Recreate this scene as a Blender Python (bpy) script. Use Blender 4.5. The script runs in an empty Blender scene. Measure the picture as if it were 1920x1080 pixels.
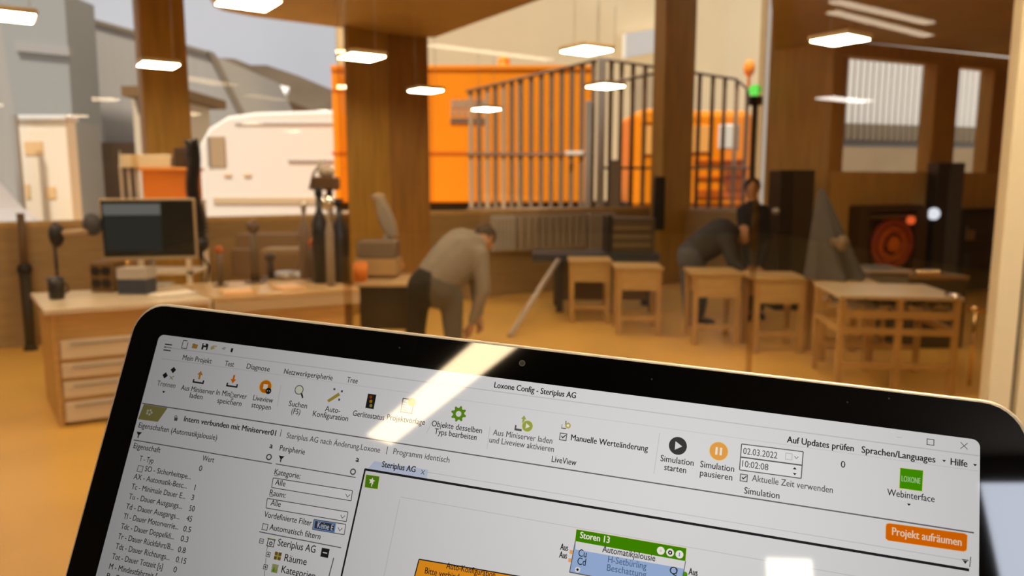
import bpy, bmesh, math, random
from mathutils import Vector, Matrix
random.seed(7)
sc = bpy.context.scene
COL = sc.collection

# ------------------------------------------------------------------ camera
F = 1400.0                      # focal length in pixels of a 1920x1080 frame
PITCH = math.atan(195 / F)
CP, SP = math.cos(PITCH), math.sin(PITCH)
CAM = Vector((0, 0, 1.65))
cd = bpy.data.cameras.new('camera'); cam = bpy.data.objects.new('camera', cd); COL.objects.link(cam)
cd.sensor_width = 36; cd.lens = 36 * F / 1920
cam.location = CAM; cam.rotation_euler = (math.pi / 2 - PITCH, 0, 0)
cd.clip_start = 0.01; cd.clip_end = 400
cd.dof.use_dof = True; cd.dof.focus_distance = 0.25; cd.dof.aperture_fstop = 15.0
sc.camera = cam
# ------------------------------------------------------------------ sky, sun, exposure
sc.view_settings.view_transform = 'Standard'; sc.view_settings.look = 'None'
sc.view_settings.gamma = 1; sc.view_settings.exposure = 0.0; sc.view_settings.use_curve_mapping = False
w = bpy.data.worlds.new('sky'); sc.world = w; w.use_nodes = True
wn = w.node_tree; bg = wn.nodes['Background']
tc = wn.nodes.new('ShaderNodeTexCoord'); nz = wn.nodes.new('ShaderNodeTexNoise'); cr = wn.nodes.new('ShaderNodeValToRGB')
nz.inputs['Scale'].default_value = 2.2; nz.inputs['Detail'].default_value = 4
cr.color_ramp.elements[0].color = (0.58, 0.58, 0.61, 1); cr.color_ramp.elements[1].color = (0.70, 0.69, 0.70, 1)
cr.color_ramp.elements[0].position = .35; cr.color_ramp.elements[1].position = .65
wn.links.new(tc.outputs['Generated'], nz.inputs['Vector']); wn.links.new(nz.outputs['Fac'], cr.inputs['Fac'])
wn.links.new(cr.outputs['Color'], bg.inputs['Color']); bg.inputs['Strength'].default_value = 1.0
sl = bpy.data.lights.new('sun', 'SUN'); so = bpy.data.objects.new('sun', sl); COL.objects.link(so)
sl.energy = 5.5; sl.angle = math.radians(4); sl.color = (1, .9, .76)
so.rotation_euler = Vector((.28, .36, -.89)).to_track_quat('-Z', 'Y').to_euler(); so.location = (6, -8, 14)

# ------------------------------------------------------------------ small maths
def W(px, py, Y):
    x = (px - 960) / F; y = (py - 540) / F
    d = Vector((x, CP - y * SP, -SP - y * CP)); t = Y / d.y
    return CAM + d * t
def WZ(px, py, z):
    x = (px - 960) / F; y = (py - 540) / F
    d = Vector((x, CP - y * SP, -SP - y * CP)); t = (z - CAM.z) / d.z
    return CAM + d * t
def V(*a): return Vector(a)
def lin(c):
    c /= 255.0
    return c / 12.92 if c <= .04045 else ((c + .055) / 1.055) ** 2.4
def S(r, g, b): return (lin(r), lin(g), lin(b))

# ------------------------------------------------------------------ materials
MATS = {}
def mat(name, col, rough=.6, metal=0.0, noise=0.0, scale=8.0, stretch=(1, 1, 1), spec=.4, coat=0.0):
    if name in MATS: return MATS[name]
    m = bpy.data.materials.new(name); m.use_nodes = True; nt = m.node_tree; b = nt.nodes['Principled BSDF']
    b.inputs['Roughness'].default_value = rough; b.inputs['Metallic'].default_value = metal
    b.inputs['Specular IOR Level'].default_value = spec; b.inputs['Coat Weight'].default_value = coat
    b.inputs['Base Color'].default_value = (*col, 1)
    if noise:
        t = nt.nodes.new('ShaderNodeTexCoord'); mp = nt.nodes.new('ShaderNodeMapping'); n = nt.nodes.new('ShaderNodeTexNoise'); r = nt.nodes.new('ShaderNodeValToRGB')
        mp.inputs['Scale'].default_value = stretch; n.inputs['Scale'].default_value = scale; n.inputs['Detail'].default_value = 5
        a = [max(0, c * (1 - noise)) for c in col]; z = [min(1, c * (1 + noise)) for c in col]
        r.color_ramp.elements[0].color = (*a, 1); r.color_ramp.elements[1].color = (*z, 1)
        r.color_ramp.elements[0].position = .3; r.color_ramp.elements[1].position = .7
        nt.links.new(t.outputs['Object'], mp.inputs['Vector']); nt.links.new(mp.outputs['Vector'], n.inputs['Vector'])
        nt.links.new(n.outputs['Fac'], r.inputs['Fac']); nt.links.new(r.outputs['Color'], b.inputs['Base Color'])
    MATS[name] = m; return m
def emit(name, col, s):
    if name in MATS: return MATS[name]
    m = bpy.data.materials.new(name); m.use_nodes = True; nt = m.node_tree; nt.nodes.clear()
    e = nt.nodes.new('ShaderNodeEmission'); o = nt.nodes.new('ShaderNodeOutputMaterial')
    e.inputs['Color'].default_value = (*col, 1); e.inputs['Strength'].default_value = s
    nt.links.new(e.outputs[0], o.inputs['Surface']); MATS[name] = m; return m
def glass(name, k=1.5, tint=(1, 1, 1)):
    if name in MATS: return MATS[name]
    m = bpy.data.materials.new(name); m.use_nodes = True; nt = m.node_tree; nt.nodes.clear()
    t = nt.nodes.new('ShaderNodeBsdfTransparent'); g = nt.nodes.new('ShaderNodeBsdfGlossy'); f = nt.nodes.new('ShaderNodeFresnel')
    mu = nt.nodes.new('ShaderNodeMath'); mu.operation = 'MULTIPLY'; mu.use_clamp = True; mu.inputs[1].default_value = k
    x = nt.nodes.new('ShaderNodeMixShader'); o = nt.nodes.new('ShaderNodeOutputMaterial')
    t.inputs['Color'].default_value = (*tint, 1); g.inputs['Roughness'].default_value = 0.0; f.inputs['IOR'].default_value = 1.45
    ge = nt.nodes.new('ShaderNodeNewGeometry'); ir = nt.nodes.new('ShaderNodeMapRange')      # a thin sheet: both faces reflect alike
    ir.inputs['To Min'].default_value = 1.45; ir.inputs['To Max'].default_value = 1 / 1.45
    L = nt.links.new; L(ge.outputs['Backfacing'], ir.inputs['Value']); L(ir.outputs[0], f.inputs['IOR']); L(f.outputs[0], mu.inputs[0]); L(mu.outputs[0], x.inputs[0]); L(t.outputs[0], x.inputs[1]); L(g.outputs[0], x.inputs[2]); L(x.outputs[0], o.inputs['Surface'])
    MATS[name] = m; return m
def scr(name, col, s=1.0):
    """lit LCD pixel behind a glossy cover glass: emission weakens away from the panel's normal"""
    key = 'screen_' + name
    if key in MATS: return MATS[key]
    m = bpy.data.materials.new(key); m.use_nodes = True; nt = m.node_tree; nt.nodes.clear(); N = nt.nodes.new; L = nt.links.new
    ge = N('ShaderNodeNewGeometry'); dp = N('ShaderNodeVectorMath'); dp.operation = 'DOT_PRODUCT'
    pw = N('ShaderNodeMath'); pw.operation = 'POWER'; pw.inputs[1].default_value = 4.2
    ab = N('ShaderNodeMath'); ab.operation = 'ABSOLUTE'
    ml = N('ShaderNodeMath'); ml.operation = 'MULTIPLY'; ml.inputs[1].default_value = .80 * s
    e = N('ShaderNodeEmission'); e.inputs['Color'].default_value = (*col, 1)
    g = N('ShaderNodeBsdfGlossy'); g.inputs['Roughness'].default_value = .03
    f = N('ShaderNodeFresnel'); f.inputs['IOR'].default_value = 1.5
    x = N('ShaderNodeMixShader'); o = N('ShaderNodeOutputMaterial')
    L(ge.outputs['Normal'], dp.inputs[0]); L(ge.outputs['Incoming'], dp.inputs[1]); L(dp.outputs['Value'], ab.inputs[0]); L(ab.outputs[0], pw.inputs[0])
    L(pw.outputs[0], ml.inputs[0]); L(ml.outputs[0], e.inputs['Strength']); L(f.outputs[0], x.inputs[0])
    L(e.outputs[0], x.inputs[1]); L(g.outputs[0], x.inputs[2]); L(x.outputs[0], o.inputs['Surface'])
    MATS[key] = m; return m

WOOD = mat('column_wood', (.38, .215, .038), .55, noise=.18, scale=3, stretch=(6, 6, .5))
OAK = mat('table_oak', (.50, .33, .12), .45, noise=.15, scale=4, stretch=(1, 8, 8))
FLOORM = mat('floor_resin', (.74, .44, .10), .32, noise=.10, scale=1.2, spec=.35)
CEILM = mat('soffit_wood', (.50, .34, .14), .7, noise=.08, scale=2)
WALLM = mat('plaster_warm', (.62, .47, .28), .8)
DARK = mat('dark_matte', (.022, .018, .014), .6)
NAVY = mat('navy_metal', (.03, .036, .055), .4)
BLACK = mat('black_plastic', (.012, .011, .011), .4)
GREY = mat('grey_metal', (.38, .36, .33), .45, metal=.3)
STEEL = mat('steel', (.55, .52, .48), .35, metal=.7)
CHROME = mat('chrome', (.85, .83, .80), .12, metal=1)
WHITE = mat('white_lacquer', (.80, .76, .68), .4)
CREAM = mat('cream_frame', (.82, .76, .62), .55)
ORANGE = mat('orange_lacquer', (.95, .30, .004), .45, noise=.03, scale=1)
LAMPG = emit('lamp_diffuser', (1, .78, .48), 44)
GLASS = glass('pane_glass', 1.25)
FGLASS = glass('facade_glass', .4)

# ------------------------------------------------------------------ mesh builder
class MB:
    def __init__(s): s.bm = bmesh.new(); s.mats = []; s.mi = 0
    def use(s, m):
        if m not in s.mats: s.mats.append(m)
        s.mi = s.mats.index(m); return s
    def _fin(s, n0):
        s.bm.faces.ensure_lookup_table()
        for f in s.bm.faces[n0:]: f.material_index = s.mi
    def poly(s, pts, smooth=False):
        n0 = len(s.bm.faces); f = s.bm.faces.new([s.bm.verts.new(p) for p in pts]); f.smooth = smooth; s._fin(n0); return s
    def hexa(s, o, a, b, c, bev=0.0):
        """box from corner o with edge vectors a, b, c"""
        o, a, b, c = Vector(o), Vector(a), Vector(b), Vector(c)
        if a.cross(b).dot(c) < 0: a, b = b, a
        v = [s.bm.verts.new(p) for p in (o, o + a, o + a + b, o + b, o + c, o + a + c, o + a + b + c, o + b + c)]
        n0 = len(s.bm.faces); fs = []
        for q in ((3, 2, 1, 0), (4, 5, 6, 7), (0, 1, 5, 4), (1, 2, 6, 5), (2, 3, 7, 6), (3, 0, 4, 7)):
            f = s.bm.faces.new([v[i] for i in q]); f.material_index = s.mi; fs.append(f)
        if bev:
            es = list({e for f in fs for e in f.edges})
            r = bmesh.ops.bevel(s.bm, geom=es, offset=bev, segments=2, affect='EDGES', profile=.5)
            for f in r['faces']: f.material_index = s.mi
        return s
    def box(s, x0, x1, y0, y1, z0, z1, bev=0.0):
        return s.hexa((x0, y0, z0), (x1 - x0, 0, 0), (0, y1 - y0, 0), (0, 0, z1 - z0), bev)
    def cone(s, p0, p1, r0, r1=None, n=14, caps=True):
        p0, p1 = Vector(p0), Vector(p1); r1 = r0 if r1 is None else r1
        d = (p1 - p0).normalized(); a = d.orthogonal().normalized(); b = d.cross(a); n0 = len(s.bm.faces)
        A = [s.bm.verts.new(p0 + (a * math.cos(t) + b * math.sin(t)) * r0) for t in (2 * math.pi * i / n for i in range(n))]
        B = [s.bm.verts.new(p1 + (a * math.cos(t) + b * math.sin(t)) * r1) for t in (2 * math.pi * i / n for i in range(n))]
        for i in range(n):
            f = s.bm.faces.new((A[i], A[(i + 1) % n], B[(i + 1) % n], B[i])); f.smooth = True; f.material_index = s.mi
        if caps:
            for f in (s.bm.faces.new(A[::-1]), s.bm.faces.new(B)): f.material_index = s.mi
        return s
    def tube(s, pts, r, n=10):
        pts = [Vector(p) for p in pts]; rings = []; a = None
        for i, p in enumerate(pts):
            d = (pts[min(i + 1, len(pts) - 1)] - pts[max(i - 1, 0)]).normalized()
            if a is None: a = d.orthogonal().normalized()
            else: a = (a - d * a.dot(d)).normalized()
            b = d.cross(a); rr = r[i] if isinstance(r, (list, tuple)) else r
            rings.append([s.bm.verts.new(p + (a * math.cos(t) + b * math.sin(t)) * rr) for t in (2 * math.pi * k / n for k in range(n))])
        for A, B in zip(rings, rings[1:]):
            for i in range(n):
                f = s.bm.faces.new((A[i], A[(i + 1) % n], B[(i + 1) % n], B[i])); f.smooth = True; f.material_index = s.mi
        for f in (s.bm.faces.new(rings[0][::-1]), s.bm.faces.new(rings[-1])): f.material_index = s.mi
        return s
    def ball(s, c, r, sx=1, sy=1, sz=1, n=16, rot=None):
        M = Matrix.Translation(Vector(c)) @ (rot.to_4x4() if rot else Matrix()) @ Matrix.Diagonal((r * sx, r * sy, r * sz, 1))
        n0 = len(s.bm.faces); R = bmesh.ops.create_uvsphere(s.bm, u_segments=n, v_segments=max(6, n // 2), radius=1, matrix=M)
        fs = {f for v in R['verts'] for f in v.link_faces}
        for f in fs: f.smooth = True; f.material_index = s.mi
        return s
    def prism(s, pts, ext, bev=0):
        """polygon pts (3-D, planar) extruded by the vector ext"""
        pts = [Vector(p) for p in pts]; ext = Vector(ext); n = len(pts)
        A = [s.bm.verts.new(p) for p in pts]; B = [s.bm.verts.new(p + ext) for p in pts]
        for f in [s.bm.faces.new(A[::-1]), s.bm.faces.new(B)] + [s.bm.faces.new((A[i], A[(i + 1) % n], B[(i + 1) % n], B[i])) for i in range(n)]:
            f.material_index = s.mi
        return s
    def build(s, name, m=None, parent=None, origin=None):
        bm = s.bm
        bmesh.ops.recalc_face_normals(bm, faces=bm.faces)
        me = bpy.data.meshes.new(name)
        if parent is not None: off = root_loc(parent)
        elif origin is not None: off = Vector(origin)
        else:
            vs = [v.co for v in bm.verts]
            off = Vector(((min(v.x for v in vs) + max(v.x for v in vs)) / 2, (min(v.y for v in vs) + max(v.y for v in vs)) / 2, min(v.z for v in vs)))
        bmesh.ops.translate(bm, verts=bm.verts, vec=-off)
        bm.to_mesh(me); bm.free()
        for q in (s.mats or [m]): me.materials.append(q)
        o = bpy.data.objects.new(name, me); COL.objects.link(o)
        if parent is not None: o.parent = parent
        else: o.location = off
        return o
def root_loc(o):
    p = Vector((0, 0, 0))
    while o is not None: p += o.location; o = o.parent
    return p
def tag(o, label, cat, group=None, kind=None):
    o['label'] = label; o['category'] = cat
    if group: o['group'] = group
    if kind: o['kind'] = kind
    return o
def thing(name, label, cat, loc, group=None, rz=0):
    o = bpy.data.objects.new(name, None); COL.objects.link(o); o.location = loc; o.rotation_euler = (0, 0, rz); o.empty_display_size = .1
    return tag(o, label, cat, group)
def struct(o): o['kind'] = 'structure'; return o
def dup(o, loc, label, rz=None, group=None):
    r = o.copy(); COL.objects.link(r); r.location = loc; r['label'] = label
    if rz is not None: r.rotation_euler = (0, 0, rz)
    if group: r['group'] = group
    for ch in list(o.children):
        c = ch.copy(); COL.objects.link(c); c.parent = r
        for g in list(ch.children):
            e = g.copy(); COL.objects.link(e); e.parent = c
    return r

# ================================================================== THE SETTING
DA = Vector((.8138, .5812, 0)); NA = Vector((-.5812, .8138, 0))      # along the glazed front, and outwards
PA = Vector((-3.9, 8.3, 0))
def facade(px):                                                     # point of the glazed front seen at column px
    k = (px - 960) / F; t = (k * PA.y - PA.x) / (DA.x - k * DA.y); return PA + DA * t
def fz(px, py):                                                     # height on the front at that pixel
    p = facade(px); return W(px, py, p.y).z
HI = 5.2
b = MB(); b.box(-9, 9, -21, 14.5, -.12, 0); struct(b.build('floor', FLOORM))
b = MB(); b.poly([(-90, 3, -.14), (90, 3, -.14), (90, 140, -.14), (-90, 140, -.14)]); struct(b.build('ground', mat('asphalt', (.30, .26, .21), .9, noise=.2, scale=.6)))
# main ceiling of the workshop (above the frame) follows the plan of the glazed front
C3c = Vector((2.62, 12.95, 0)); C4f = Vector((3.78, 11.1, 0)); C4c = Vector((4.35, 10.3, 0)); DR = Vector((.912, .41, 0))
FL = facade(-700)
plan = [(FL.x, FL.y), (C3c.x, C3c.y), (C4f.x, C4f.y), (C4c.x, C4c.y), (9.0, C4c.y + (9 - C4c.x) * .41 / .912), (9, 2.1), (FL.x, 2.1)]
b = MB(); b.prism([(x, y, HI) for x, y in plan], (0, 0, .2)); struct(b.build('ceiling', CEILM))
# lowered soffits
ZS = 3.55
rc = [(-3.12, 8.72), (-3.20, 8.60), (-3.22, 8.42), (-3.16, 8.2)]
pl = [(-1.02, 10.15), (-1.45, 9.99), (-2.95, 8.92)] + rc + [(-2.85, 7.0), (-2.5, 2.2), (4.4, 2.2), (.55, 7.7)]
b = MB(); b.prism([(x, y, ZS) for x, y in pl], (0, 0, HI - ZS)); struct(b.build('ceiling_soffit', CEILM))
pl = [(3.78, 11.1), (2.55, 7.7), (1.0, 2.2), (8.9, 2.2), (8.9, 12.2), (4.35, 10.3)]
b = MB(); b.prism([(x, y, ZS) for x, y in pl], (0, 0, HI - ZS)); struct(b.build('ceiling_soffit_right', CEILM))
# walls
b = MB(); b.box(FL.x - .15, FL.x, 2.1, FL.y, 0, HI); struct(b.build('wall_left', WALLM))
b = MB(); b.box(9, 9.15, 2.1, 12.4, 0, HI); struct(b.build('wall_right', WALLM))
DADO = mat('dado_wood', (.33, .22, .095), .6, noise=.12, scale=3, stretch=(1, 1, 6))
def wallseg(p, q, z0, z1, th, name, m, out):
    b = MB(); p, q = Vector(p), Vector(q); b.hexa((p.x, p.y, z0), q - p, Vector(out) * th, (0, 0, z1 - z0)); return b.build(name, m)
struct(wallseg(FL, C3c, 0, 1.22, .12, 'wall_front', DADO, NA))
struct(wallseg(FL, C3c, 1.22, 1.27, .22, 'trim_1', OAK, NA * -1 + NA * 2))
struct(wallseg(C3c, C4f, 0, 1.22, .12, 'wall_bay', DADO, (.8, .6, 0)))
# timber columns of the glazed front
def column(px0, px1, name, depth=.34, z1=HI, m=WOOD):
    p, q = facade(px0), facade(px1)
    b = MB(); b.hexa((p.x, p.y, 0) - NA * depth, q - p, NA * depth, (0, 0, z1), .012); return struct(b.build(name, m))
def col_at(px0, px1, Y0, Y1, depth, name, z1=HI, m=WOOD, z0=0, back=None):
    p, q = W(px0, 345, Y0), W(px1, 345, Y1)
    b = MB(); b.hexa((p.x, p.y, z0), (q.x - p.x, q.y - p.y, 0), (Vector(back).normalized() if back else Vector((-(q.y - p.y), q.x - p.x, 0)).normalized()) * depth, (0, 0, z1 - z0), .012); return struct(b.build(name, m))
fl = facade(300); col_at(279, 365, facade(279).y - .25, facade(365).y - .25, .24, 'trim_2')
# corner block between the two big windows: pale wide face and darker return
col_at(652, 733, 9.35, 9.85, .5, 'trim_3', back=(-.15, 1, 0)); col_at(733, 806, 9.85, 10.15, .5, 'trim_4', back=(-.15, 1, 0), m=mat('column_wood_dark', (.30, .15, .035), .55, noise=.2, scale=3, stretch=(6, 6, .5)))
col_at(1241, 1297, 12.3, 12.6, .3, 'trim_5')
PIER = mat('pier_wood', (.52, .30, .07), .6, noise=.12, scale=3, stretch=(6, 6, .5))
col_at(1432, 1552, 11.1, 10.3, .35, 'trim_6', m=PIER)
# slim steel mullions / glass seams in the front
# right hand window wall
def rw(px):
    k = (px - 960) / F; t = (k * C4c.y - C4c.x) / (DR.x - k * DR.y); return C4c + DR * t
def rwz(px, py): return W(px, py, rw(px).y).z
NR = Vector((-.41, .912, 0))
zb = rwz(1640, 322)
struct(wallseg(C4c, C4c + DR * 5.1, 0, zb, .2, 'wall_back_right', mat('wall_oak', (.62, .40, .13), .6, noise=.1, scale=3, stretch=(6, 6, .5)), NR))
struct(wallseg(C4c, C4c + DR * 5.1, 3.36, ZS, .2, 'wall_back_right_header', PIER, NR))
for i, (a, c) in enumerate(((1545, 1556), (1733, 1775), (1838, 1990))):
    struct(wallseg(rw(a), rw(c), zb, 3.36, .22, 'trim_%d' % (7 + i), PIER, NR))
# facade panes
def pane(p, q, z0, z1, n, m=FGLASS):
    b = MB(); b.hexa((p.x, p.y, z0), Vector((q.x - p.x, q.y - p.y, 0)), Vector((-(q.y - p.y), q.x - p.x, 0)).normalized() * .006, (0, 0, z1 - z0)); return struct(b.build('window_%d' % n, m))
off = NA * .06
for n, (a, c) in enumerate(((-690, 278), (366, 655), (806, 1240))): pane(facade(a) + off, facade(c) + off, 1.27, HI, n + 1)
pane(W(1298, 345, 12.6), C4f + Vector((.0, .02, 0)), 1.22, HI, 4)
pane(rw(1556) + NR * .1, rw(1733) + NR * .1, zb, 3.36, 5); pane(rw(1775) + NR * .1, rw(1838) + NR * .1, zb, 3.36, 6)

# ---- glass partition in front of the camera
GY = 2.1
def gx(px, py=345): return W(px, py, GY).x
XR0, XR1, XR2 = W(1866, 400, GY + .03).x, W(1906, 640, GY - .015).x, W(1918, 640, GY - .015).x
j1, j2 = gx(645), gx(1420)
for n, (a, c) in enumerate(((-5.2, -1.62), (-1.615, j1 - .003), (j1 + .003, j2 - .003), (j2 + .003, XR0))):
    b = MB(); b.box(a, c, GY, GY + .012, .06, 3.0); struct(b.build('window_%d' % (7 + n), GLASS))
b = MB(); b.box(XR0, XR1, GY - .015, GY + .03, 0, 3.0, .003); struct(b.build('trim_10', CREAM))
b = MB(); b.box(XR2, XR2 + .09, GY - .015, GY + .03, 0, 3.0, .003); struct(b.build('trim_11', CREAM))
b = MB(); b.box(XR1, XR2, GY + .005, GY + .03, 0, 3.0); struct(b.build('trim_12', DARK))
SEAM = glass('glass_seam', .6, (.92, .84, .72))
b = MB(); b.box(j1 - .010, j1 + .010, GY - .004, GY + .016, .06, 3.0); struct(b.build('trim_13', SEAM))
b = MB(); b.box(j2 - .005, j2 + .007, GY - .004, GY + .016, .06, 3.0); struct(b.build('trim_14', glass('glass_seam_dark', .6, (.85, .77, .66))))
b = MB(); b.box(-9, XR0, GY - .05, GY + .06, 0, .06); struct(b.build('trim_15', CREAM))
b = MB(); b.box(-9, 9, GY - .1, GY + .1, 3.0, 11.5); struct(b.build('wall_partition', WALLM))
b = MB(); b.box(XR2 + .09, 9, GY - .08, GY + .08, 0, 3.0); struct(b.build('wall_partition_right', WALLM))
b = MB(); b.box(-9, -5.2, GY - .08, GY + .08, 0, 3.0); struct(b.build('wall_partition_left', WALLM))
# hall behind the photographer (seen only as reflections)
HALL = mat('hall_wall', (.16, .12, .08), .9)
b = MB(); b.box(-9.1, -9, -21, GY, 0, 11.5); struct(b.build('wall_hall_left', HALL))
b = MB(); b.box(9, 9.1, -21, GY, 0, 11.5); struct(b.build('wall_hall_right', HALL))
b = MB(); b.box(-9, 9, -21.1, -21, 0, 11.5); struct(b.build('wall_hall_back', HALL))
b = MB(); b.box(-9.1, 9.1, -21.1, GY, 11.5, 11.6); struct(b.build('ceiling_hall', HALL))
LITW = emit('bright_window', (.80, .86, 1.0), 14); LITW2 = emit('bright_window_warm', (1, .93, .74), 24)
b = MB(); b.box(3.05, 8.5, -20.98, -20.96, 8.1, 10.75); struct(b.build('window_11', LITW))
b = MB(); b.box(-2.35, -1.19, -20.98, -20.96, 8.0, 8.62); struct(b.build('window_12', LITW2))

# ================================================================== LAMPS
def make_panel_lamp(loc, size, label, drop):  # reflections in the partition glass, modelled as lamps hanging in the workshop
    t = thing('reflection_lamp', label, 'lamp', loc, 'reflected lamps modelled as square panels hanging in the workshop')
    x, y, z = loc; h = size / 2
    b = MB(); b.box(x - h, x + h, y - h, y + h, z, z + .035, .006); fr = b.build('housing', mat('lamp_housing', (.6, .48, .3), .5), t)
    b = MB(); b.box(x - h + .015, x + h - .015, y - h + .015, y + h - .015, z - .006, z); b.build('diffuser', LAMPG, t)
    for sx in (-1, 1):
        b = MB(); b.cone((x + sx * h * .8, y, z + .035), (x + sx * h * .8, y, z + drop), .0025, n=6); b.build('wire', STEEL, t)
    return t
LAMPS = [((1575, 75), 'brightest reflected lamp at right, modelled as a panel, under the brown ceiling before the ribbed building', 3.55),
         ((1135, 162), 'reflected lamp modelled as a panel hanging over the dark table, in front of the steel slat trailer corner', HI),
         ((912, 205), 'smallest and farthest reflected lamp, modelled as a panel hanging before the left end of the slats', HI),
         ((1100, 95), 'reflected lamp modelled as a panel hanging against the cream hall, above the corner of the slats', HI),
         ((798, 170), 'reflected lamp modelled as a panel hanging at the right edge of the wide timber block', HI),
         ((678, 107), 'reflected lamp modelled as a panel hanging at the top of the wide timber block near the glass seam', 3.55),
         ((297, 122), 'reflected lamp modelled as a panel hanging in front of the left timber column', HI),
         ((465, 5), 'large reflected lamp modelled as a panel at the top edge, beside the rounded brown ceiling end', HI)]
LZ = 2.7; lamp0 = None
for (px, py), lab, top in LAMPS:
    p = WZ(px, py, LZ)
    if lamp0 is None:
        lamp0 = make_panel_lamp(p, .32, lab, 0.85); lamp0.rotation_euler = (0, 0, .62)
    else: dup(lamp0, p, lab, .62)
p = WZ(12, 30, LZ); dup(lamp0, p, 'reflected lamp modelled as a panel, cut off by the left edge of the picture', .62)
# unseen lamps added outside the frame to brighten the workshop
def fill_light(c, sx, sy, name, lab, s=15):
    WS = emit('fill_diffuser_%d' % s, (1, .72, .38), s)
    t = thing(name, lab, 'lamp', c); x, y, z = c
    b = MB(); b.box(x - sx / 2, x + sx / 2, y - sy / 2, y + sy / 2, z, z + .05, .008); b.build('housing', GREY, t)
    b = MB(); b.box(x - sx / 2 + .02, x + sx / 2 - .02, y - sy / 2 + .02, y + sy / 2 - .02, z - .006, z); b.build('diffuser', WS, t)
fill_light((-3.9, 4.2, 3.6), 1.3, .7, 'fill_lamp', 'added fill lamp over the drawer bench, above the frame', 19)
fill_light((.4, 5.2, 3.46), 1.6, .5, 'fill_lamp', 'added fill lamp over the middle of the floor, above the frame')
fill_light((3.4, 4.4, 3.5), 1.2, .4, 'fill_lamp', 'added fill lamp over the light wooden tables, above the frame', 9)
fill_light((4.7, 7.0, 3.49), 1.1, .4, 'fill_lamp', 'added fill lamp before the wall with the two windows, above the frame', 16)
fill_light((.9, .9, 3.2), 1.0, .4, 'fill_lamp', 'added fill lamp above the laptop on the near side of the glass', 55)  # unseen lamp added to light the laptop rim
# tubes in the hall behind, reflected in glass and screen
TUBE = emit('tube_light', (1, .76, .45), 30); TUBEW = emit('tube_light_faint', (1, .82, .58), 7); TUBEB = emit('tube_light_cool', (1, .93, .82), 16)
def tube_lamp(p, q, wdt, m, lab, hang):
    p, q = Vector(p), Vector(q); t = thing('tube_lamp', lab, 'lamp', (p + q) / 2)
    d = (q - p); s_ = Vector((-d.y, d.x, 0)).normalized() * wdt
    b = MB(); b.hexa(p - s_ / 2, d, s_, (0, 0, .04)); b.build('housing', GREY, t)
    b = MB(); b.hexa(p - s_ * .46 - Vector((0, 0, .012)), d, s_ * .92, (0, 0, .012)); b.build('diffuser', m, t)
    for k in (.1, .9):
        c = p + d * k; b = MB(); b.cone(c + Vector((0, 0, .04)), c + Vector((0, 0, hang)), .004, n=6); b.build('wire', STEEL, t)
def mirror_pt(px, py, z):
    p = WZ(px, py, z); return Vector((p.x, 2 * GY - p.y, z))
for (a, c, m, wd, lab) in (((806, 84), (1032, 112), TUBEW, .42, 'faint long tube lamp hanging in the hall behind, mirrored over the orange truck'),
                       ((1565, 0), (1745, 42), TUBEW, .10, 'upper of two tube lamps mirrored at top right'),
                       ((1560, 20), (1742, 66), TUBEW, .10, 'lower of two tube lamps mirrored at top right'),
                       ((1545, 182), (1622, 190), TUBEB, .34, 'short bright tube lamp mirrored in front of the ribbed building')):
    zt = 5.0 if a[0] == 806 else 3.0; tube_lamp(mirror_pt(*a, zt), mirror_pt(*c, zt), wd, m, lab, 11.4 - zt)
tube_lamp((-1.75, -3.43, 4.5), (-4.33, -5.42, 4.5), .30, TUBE, 'tube lamp whose reflection crosses the laptop screen', 6.9)

# ================================================================== OUTSIDE
PALE = mat('pale_cladding', (.40, .38, .35), .8, noise=.05, scale=1.5, stretch=(10, 10, .2))
def px_prism(name, pts, Y, depth, m, label, cat, parent=None):
    b = MB(); b.prism([W(x, y, Y) for x, y in pts], (0, depth, 0)); o = b.build(name, m, parent)
    if parent is None: tag(o, label, cat)
    return o
def gz(v): return Vector((v.x, v.y, -.14))
# grey industrial building with a falling roof line
t = thing('industrial_building', 'large pale grey industrial building with a falling roof line behind the drawer bench', 'building', gz(W(150, 345, 26)))
px_prism('wall', [(-330, -105), (0, -12), (262, 64), (386, 97), (446, 215), (448, 400), (-330, 400)], 26, 8, PALE, '', '', t)
b = MB(); p, q = W(-330, -107, 25.9), W(388, 95, 25.9); b.hexa(p, q - p, (0, .5, 0), (0, 0, -.13)); b.build('roof_edge', mat('roof_edge', (.22, .18, .13), .7), t)
b = MB(); p, q = W(388, 95, 25.9), W(448, 215, 25.9); b.hexa(p, q - p, (0, .5, 0), (.07, 0, 0)); b.build('gable_edge', mat('roof_edge'  , (.22, .18, .13), .7), t)
b = MB(); p = W(146, 268, 25.7); q = W(262, 330, 25.7); b.box(p.x, q.x, 25.5, 26, -.14, p.z); b.build('plinth', mat('plinth_brown', (.20, .13, .075), .8), t)
t = thing('tower', 'flat grey slab tower standing against the pale industrial building', 'building', gz(W(85, 345, 23)))
px_prism('wall', [(-10, -40), (120, -14), (136, 228), (28, 228)], 23, 1.6, mat('tower_grey', (.33, .345, .335), .7), '', '', t)
b = MB(); p, q = W(28, 95, 22.9), W(130, 105, 22.9); b.hexa(p, q - p, (0, .2, 0), (0, 0, .28)); b.build('ledge', mat('ledge_grey', (.38, .37, .36), .7), t)
b = MB(); p, q = W(28, 228, 23), W(136, 228, 23); b.box(p.x, q.x, 23.1, 24.5, -.14, p.z); b.build('base', PALE, t)
t = thing('annex', 'small pale annex with a brown eave and one window beside the timber column', 'building', gz(W(262, 345, 21)))
p, q = W(247, 178, 21), W(330, 300, 21)
b = MB(); b.box(p.x, q.x, 21, 23.5, -.14, p.z); b.build('wall', mat('annex_wall', (.62, .52, .38), .8), t)
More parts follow.
